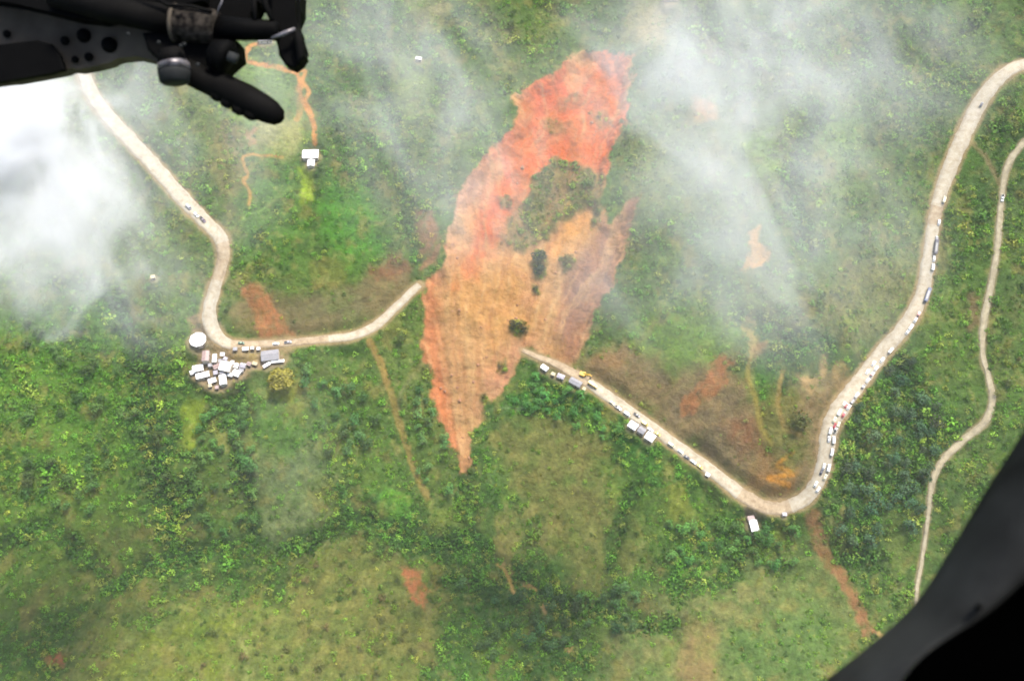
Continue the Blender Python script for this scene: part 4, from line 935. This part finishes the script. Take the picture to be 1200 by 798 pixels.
m_bracket = noisy_dark('bracket_paint', (.060, .050, .038), .7, 14)
m_black = noisy_dark('black_metal', (.0010, .0010, .0010), .7, 30)
m_dark = noisy_dark('dark_metal', (.0032, .0030, .0028), .75, 24)
m_sleeve = noisy_dark('scuffed_sleeve', (.009, .0075, .006), .6, 90, -.6, 5.0)
m_cap = noisy_dark('bare_cap_metal', (.14, .13, .135), .4, 60, .3, 1.8, .5)
m_pad = noisy_dark('black_padding', (.0002, .0002, .0002), 1, 8)
def cpt(px, py, d): return Vector(((px - 600) / FPX * d, (399 - py) / FPX * d, -d))
def plate(name, pts, d, thick, m, parent, bevel=.002):
    """outline placed at distance d in front of the lens, with real thickness going away from it"""
    b = bmesh.new(); n = len(pts)
    f = [b.verts.new(cpt(x, y, d)) for x, y in pts]; k = [b.verts.new(v.co + Vector((0, 0, -thick))) for v in f]
    ff = b.faces.new(f); kk = b.faces.new(k[::-1])
    for i in range(n): b.faces.new((f[(i + 1) % n], f[i], k[i], k[(i + 1) % n]))
    bmesh.ops.bevel(b, geom=list(ff.edges) + list(kk.edges), offset=bevel, segments=3, affect='EDGES', profile=.5, clamp_overlap=True)
    bmesh.ops.triangulate(b, faces=[x for x in b.faces if len(x.verts) > 4]); bmesh.ops.recalc_face_normals(b, faces=b.faces)
    me = bpy.data.meshes.new(name); b.to_mesh(me); b.free(); me.materials.append(m); return link(name, me, parent)
def tube(name, pts, m, parent, n=20):
    """round bar through (px, py, distance, radius px) stations"""
    P = [cpt(p[0], p[1], p[2]) for p in pts]; r_ = [p[3] * p[2] / FPX for p in pts]; V = []; F = []
    for i, p in enumerate(P):
        d = (P[min(i + 1, len(P) - 1)] - P[max(i - 1, 0)]).normalized(); u = d.cross(Vector((0, 0, 1))).normalized(); v = d.cross(u)
        V += [p + (u * math.cos(k * 2 * math.pi / n) + v * math.sin(k * 2 * math.pi / n)) * r_[i] for k in range(n)]
    for i in range(len(P) - 1):
        for k in range(n): F.append((i * n + k, i * n + (k + 1) % n, (i + 1) * n + (k + 1) % n, (i + 1) * n + k))
    F += [tuple(range(n))[::-1], tuple(range((len(P) - 1) * n, len(P) * n))]
    return link(name, mesh(name, V, F, m, True), parent)
gm = bpy.data.objects.new('gun_mount', None); C.objects.link(gm); gm.matrix_world = CM
tag(gm, 'black helicopter gun mount with bracket, clamp cap and handle at the upper left', 'gun mount')
plate('bracket', [(-160, -60), (60, -60), (150, 0), (190, 30), (215, 60), (205, 82), (190, 78), (178, 69), (160, 65), (138, 67), (128, 74), (110, 78), (90, 82), (82, 79), (74, 84), (40, 90), (14, 95), (0, 94), (-160, 120)], 1.62, .03, m_bracket, gm)
plate('recess_dark_plate', [(-120, 62), (0, 55), (20, 50), (44, 47), (60, 52), (70, 64), (76, 82), (60, 86), (14, 94), (-120, 116)], 1.60, .012, m_black, gm, .003)  # raised black plate standing in for the dark recess in the bracket
plate('upper_rail', [(-160, -80), (240, -80), (240, 2), (180, 12), (120, 26), (90, 22), (50, 12), (20, 2), (-160, -20)], 1.57, .03, m_black, gm, .004)
for (x, y, r_) in ((8, 40, 4.5), (76, 48, 5), (98, 42, 8), (128, 53, 9), (104, 67, 5), (88, 70, 4)):  # black discs standing in for the dark holes through the bracket
    tube('hole_disc', [(x, y, 1.621, r_), (x, y, 1.612, r_), (x + .3, y, 1.609, r_ * .7)], m_black, gm, 14)
tube('main_tube', [(60, -4, 1.56, 12), (130, 12, 1.56, 15), (205, 25, 1.56, 18)], m_dark, gm)
tube('weathered_sleeve', [(202, 27, 1.555, 20), (205, 27, 1.555, 21), (250, 32, 1.555, 20), (254, 33, 1.555, 18)], m_sleeve, gm)
tube('collar', [(203.5, 27, 1.555, 22), (207.5, 27.4, 1.555, 22)], m_bracket, gm)
tube('front_bar', [(250, 33, 1.56, 15), (290, 35, 1.56, 12.5), (322, 36, 1.56, 11.5), (327, 36, 1.56, 9)], m_black, gm)
plate('housing', [(105, -60), (352, -60), (350, 10), (342, 30), (316, 26), (312, 8), (306, 0), (298, -2), (292, 10), (292, 26), (250, 24), (200, 16), (150, 12), (110, 4)], 1.60, .06, m_black, gm, .004)
plate('clamp_body', [(165, 38), (200, 34), (256, 40), (278, 48), (280, 66), (262, 82), (236, 92), (216, 88), (200, 76), (184, 70), (172, 58)], 1.56, .05, m_black, gm, .006)
tube('clamp_ring', [(248, 62, 1.55, 16), (262, 67, 1.55, 21), (266, 69, 1.55, 21), (270, 71, 1.55, 15)], m_black, gm)
tube('ring_bolt', [(268, 66, 1.53, 6), (278, 70, 1.53, 6)], m_frame, gm)
tube('cap_neck', [(199, 60, 1.53, 15), (203, 76, 1.53, 17)], m_dark, gm)
tube('clamp_cap', [(203, 73, 1.53, 15), (203.5, 75, 1.53, 18), (204, 82, 1.53, 19)], m_cap, gm, 28)
tube('cap_rim', [(204, 82, 1.53, 18), (204.2, 86, 1.53, 18.5), (204.8, 96, 1.53, 17), (205, 98, 1.53, 14)], m_frame, gm, 28)
tube('handle', [(212, 78, 1.56, 12), (228, 88, 1.56, 15), (242, 97, 1.56, 13), (262, 103, 1.56, 16.5), (288, 116, 1.56, 17.5), (305, 125, 1.56, 16.5), (318, 132, 1.56, 14.5), (327, 138, 1.56, 10.5), (331, 141, 1.56, 4)], m_dark, gm, 24)
for (x, y) in ((250, 109), (262, 117), (275, 125), (289, 131)):
    tube('grip_ridge', [(x, y, 1.555, 7), (x + 7, y + 4, 1.555, 7.5), (x + 12, y + 6, 1.555, 5)], m_dark, gm, 12)
plate('hook', [(318, -60), (344, -60), (344, 20), (352, 38), (354, 58), (357, 66), (352, 74), (344, 80), (334, 76), (326, 64), (325, 44), (316, 30)], 1.57, .035, m_black, gm, .004)
tube('hook_lever', [(346, 34, 1.555, 4), (351, 52, 1.555, 5.5), (353, 66, 1.555, 4.5), (350, 72, 1.555, 3)], m_dark, gm, 12)
tube('release_pin', [(318, 45, 1.55, 1.6), (334, 39, 1.55, 2.6), (346, 34, 1.55, 2.2)], m_cap, gm, 10)
tube('cable', [(150, -30, 1.53, 2.2), (176, -6, 1.53, 2.2), (196, 6, 1.53, 2.2), (226, 8, 1.53, 2.2), (248, 14, 1.53, 2.2)], m_dark, gm, 8)
for (x, y) in ((186, 50), (212, 54), (232, 76), (216, 52), (150, 40)):
    tube('screw', [(x, y, 1.512, 2.4), (x, y, 1.506, 2.4), (x, y, 1.504, 1.5)], m_frame, gm, 8)
tube('safety_wire', [(262, -10, 1.54, 1), (260, 2, 1.54, 1), (253, 18, 1.54, .8)], m_cap, gm, 8)
tube('loop_bar', [(297, -20, 1.55, 3.5), (298, 8, 1.55, 3.2), (299, 24, 1.55, 3)], m_dark, gm, 10)
tube('loop_bar', [(306, -20, 1.55, 3.5), (311, 6, 1.55, 3.4), (319, 24, 1.55, 3)], m_dark, gm, 10)

df = bpy.data.objects.new('helicopter_door_frame', None); C.objects.link(df); df.matrix_world = CM
tag(df, 'blurred dark grey helicopter door frame curving across the lower right corner', 'door frame')
def arc_pts(P, n=6):
    s = spline(np.array([(a, b, 0) for a, b in P], float), 12); return [(p[0], p[1]) for p in s]
SECT = [(1420, 130, 1480, 420), (1310, 310, 1370, 520), (1210, 486, 1262, 622), (1155, 574, 1204, 678), (1108, 652, 1158, 718), (1072, 706, 1120, 742), (1028, 748, 1084, 767), (968, 796, 1058, 800), (890, 862, 1025, 880), (790, 950, 955, 1000)]
outer = [(a, b) for a, b, c, d in SECT]; inner = [(c, d) for a, b, c, d in SECT]
def strip(name, A, B, dA, dB, thick, m, parent, nseg=8, bulge=.02):
    """rounded band between two outlines"""
    AB = spline(np.array([(a, b, c, d) for (a, b), (c, d) in zip(A, B)], float), 12); n = len(AB); A = AB[:, :2]; B = AB[:, 2:]; V = []; F = []
    for i in range(n):
        for j in range(nseg + 1):
            t = j / nseg; d = dA + (dB - dA) * t - bulge * min(1, float(np.linalg.norm(A[i, :2] - B[i, :2])) / 160) * math.sin(math.pi * t); x, y = A[i, :2] * (1 - t) + B[i, :2] * t; V.append(cpt(x, y, d))
        for t, dd in ((1, dB + thick), (0, dA + thick)):
            p = A[i] if t == 0 else B[i]; d0 = dA if t == 0 else dB; V.append(cpt(p[0], p[1], d0 + thick))
    m_ = nseg + 3
    for i in range(n - 1):
        for j in range(m_): F.append((i * m_ + j, i * m_ + (j + 1) % m_, (i + 1) * m_ + (j + 1) % m_, (i + 1) * m_ + j))
    F += [tuple(range(m_))[::-1], tuple(range((n - 1) * m_, n * m_))]
    me_ = mesh(name, V, F, m, True); b = bmesh.new(); b.from_mesh(me_); bmesh.ops.recalc_face_normals(b, faces=b.faces); b.to_mesh(me_); b.free(); return link(name, me_, parent)
strip('frame_band', outer, inner, .72, .66, .05, m_frame, df)
strip('door_padding', inner, [(1700, 700), (1600, 760), (1520, 820), (1480, 880), (1440, 940), (1400, 980), (1360, 1020), (1300, 1060), (1200, 1100), (1100, 1160)], .655, .6, .06, m_pad, df, 6, .03)
tube('rivet', [(1147, 711, .672, 3.5), (1147, 711, .655, 3.5), (1147.2, 711, .652, 2)], m_pad, df, 12)

# ------------------------------------------------------------------ clouds drifting between the helicopter and the hill
def cloud_mat(name, dens, scale, thr, seed):
    m = bpy.data.materials.new(name); m.use_nodes = True; t = m.node_tree; t.nodes.clear()
    out = t.nodes.new('ShaderNodeOutputMaterial'); pv = t.nodes.new('ShaderNodeVolumePrincipled'); pv.inputs['Color'].default_value = (.97, .98, 1, 1); pv.inputs['Anisotropy'].default_value = 0.0
    t.links.new(pv.outputs[0], out.inputs['Volume'])
    tc_ = t.nodes.new('ShaderNodeTexCoord'); ln = t.nodes.new('ShaderNodeVectorMath'); ln.operation = 'LENGTH'; t.links.new(tc_.outputs['Object'], ln.inputs[0])
    fo = remap(m, ln.outputs['Value'], 1.0, 0.0, 0, 1)
    g = t.nodes.new('ShaderNodeNewGeometry'); mp = t.nodes.new('ShaderNodeMapping'); mp.inputs['Location'].default_value = (seed * 13.7, seed * 5.1, seed * 3.3); mp.inputs['Scale'].default_value = (1, .8, 1.0)
    t.links.new(g.outputs['Position'], mp.inputs['Vector'])
    n = t.nodes.new('ShaderNodeTexNoise'); n.inputs['Scale'].default_value = scale; n.inputs['Detail'].default_value = 5; n.inputs['Roughness'].default_value = .6; n.inputs['Distortion'].default_value = .8
    t.links.new(mp.outputs[0], n.inputs['Vector'])
    a = t.nodes.new('ShaderNodeMath'); a.operation = 'MULTIPLY_ADD'; a.inputs[1].default_value = 1.0; t.links.new(n.outputs['Fac'], a.inputs[0])      # noise + (falloff - 1) * k
    b = t.nodes.new('ShaderNodeMath'); b.operation = 'MULTIPLY_ADD'; b.inputs[1].default_value = .55; b.inputs[2].default_value = -.55; t.links.new(fo, b.inputs[0]); t.links.new(b.outputs[0], a.inputs[2])
    r = remap(m, a.outputs[0], thr, thr + .35, 0, dens); t.links.new(r, pv.inputs['Density']); return m
def wisp_mat(dens):
    m = bpy.data.materials.new('cloud_vapour'); m.use_nodes = True; t = m.node_tree; t.nodes.clear()
    out = t.nodes.new('ShaderNodeOutputMaterial'); pv = t.nodes.new('ShaderNodeVolumePrincipled'); pv.inputs['Color'].default_value = (.985, .99, 1, 1); pv.inputs['Anisotropy'].default_value = -.3
    t.links.new(pv.outputs[0], out.inputs['Volume'])
    tc_ = t.nodes.new('ShaderNodeTexCoord'); ln = t.nodes.new('ShaderNodeVectorMath'); ln.operation = 'LENGTH'; t.links.new(tc_.outputs['Object'], ln.inputs[0])
    fo = remap(m, ln.outputs['Value'], 1.0, 0.35, 0, 1)
    g = t.nodes.new('ShaderNodeNewGeometry'); mp = t.nodes.new('ShaderNodeMapping'); mp.vector_type = 'TEXTURE'; mp.inputs['Rotation'].default_value = (0, 0, R(-62)); mp.inputs['Scale'].default_value = (1.7, 1, 1.1); t.links.new(g.outputs['Position'], mp.inputs['Vector'])
    n = t.nodes.new('ShaderNodeTexNoise'); n.inputs['Scale'].default_value = .036; n.inputs['Detail'].default_value = 6; n.inputs['Roughness'].default_value = .62; n.inputs['Distortion'].default_value = .7; t.links.new(mp.outputs[0], n.inputs['Vector'])
    a = t.nodes.new('ShaderNodeMath'); a.operation = 'MULTIPLY'; t.links.new(fo, a.inputs[0]); t.links.new(remap(m, n.outputs['Fac'], .40, .74, 0.10, 1), a.inputs[1])
    b = t.nodes.new('ShaderNodeMath'); b.operation = 'MULTIPLY'; b.inputs[1].default_value = dens; t.links.new(a.outputs[0], b.inputs[0]); t.links.new(b.outputs[0], pv.inputs['Density']); return m
def wisp(px, py, up, rx, ry, rz, dens):
    up *= 2.65; rx *= .58; ry *= .58; rz *= .8; dens *= 1.15
    g = gpts([(px, py)])[0]; d = CAM_POS - g; p = g + d / np.linalg.norm(d) * up / .9
    me_ = sphm.copy(); me_.materials.clear(); me_.materials.append(wisp_mat(dens)); o = link('cloud', me_)
    o.location = p; o.scale = (rx, ry, rz); o.rotation_euler = (R(14), 0, 0); return tag(o, kind='stuff')
sph = bmesh.new(); bmesh.ops.create_icosphere(sph, subdivisions=3, radius=1)
sphm = bpy.data.meshes.new('cloud'); sph.to_mesh(sphm); sph.free()
UPK = 2.65; SZ = .58          # clouds float this much higher than first sketched, and are that much smaller for it
def cloud(px, py, up, rx, ry, rz, dens, label, scale=.045, thr=.2, seed=0, tilt=0):
    """(px, py) on the ground, raised towards the lens by `up` metres"""
    up *= UPK; rx *= SZ; ry *= SZ; rz *= .8; dens *= 1.3
    g = gpts([(px, py)])[0]; d = CAM_POS - g; p = g + d / np.linalg.norm(d) * up / .9
    me_ = sphm.copy(); me_.materials.clear(); me_.materials.append(cloud_mat('cloud_vapour', dens, scale, thr, seed)); o = link('cloud', me_)
    o.location = p; o.scale = (rx, ry, rz); o.rotation_euler = (R(14), 0, R(tilt)); return tag(o, kind='stuff')
cloud(-20, 150, 95, 95, 112, 42, .085, '', thr=.10, seed=1)
cloud(40, 250, 90, 108, 105, 30, .056, '', thr=.11, seed=2)
wisp(150, 170, 88, 125, 105, 26, .022)
wisp(825, 90, 85, 115, 135, 30, .029)
wisp(960, 60, 85, 150, 85, 28, .022)
wisp(930, 260, 75, 110, 120, 26, .019)
wisp(790, 310, 72, 110, 85, 24, .015)
wisp(540, 170, 75, 110, 110, 26, .013)
wisp(430, 60, 80, 110, 85, 26, .018)
wisp(150, 350, 60, 90, 55, 20, .018)
wisp(575, 190, 75, 55, 85, 20, .013)
wisp(335, 510, 60, 50, 95, 20, .002)
# even haze in the air round everything
hm = bpy.data.materials.new('haze_air'); hm.use_nodes = True; t = hm.node_tree; t.nodes.clear(); o_ = t.nodes.new('ShaderNodeOutputMaterial'); pv = t.nodes.new('ShaderNodeVolumePrincipled')
pv.inputs['Color'].default_value = (.97, .98, 1, 1); pv.inputs['Density'].default_value = .00006; t.links.new(pv.outputs[0], o_.inputs['Volume'])
zmin, zmax = float(Z.min()) - 1.0, max(float(Z.max()), CAM_POS[2]) + 12
xe, ye0, ye1 = GX[-1] + 5, GY[0] - 5, GY[-1] + 5
hb = MB(); hb.box((0, (ye0 + ye1) / 2, (zmin + zmax) / 2), (2 * xe, ye1 - ye0, zmax - zmin)); tag(link('haze', hb.mesh('haze', hm)), kind='stuff')
print('z range', Z.min(), Z.max(), 'objects', len(bpy.data.objects))
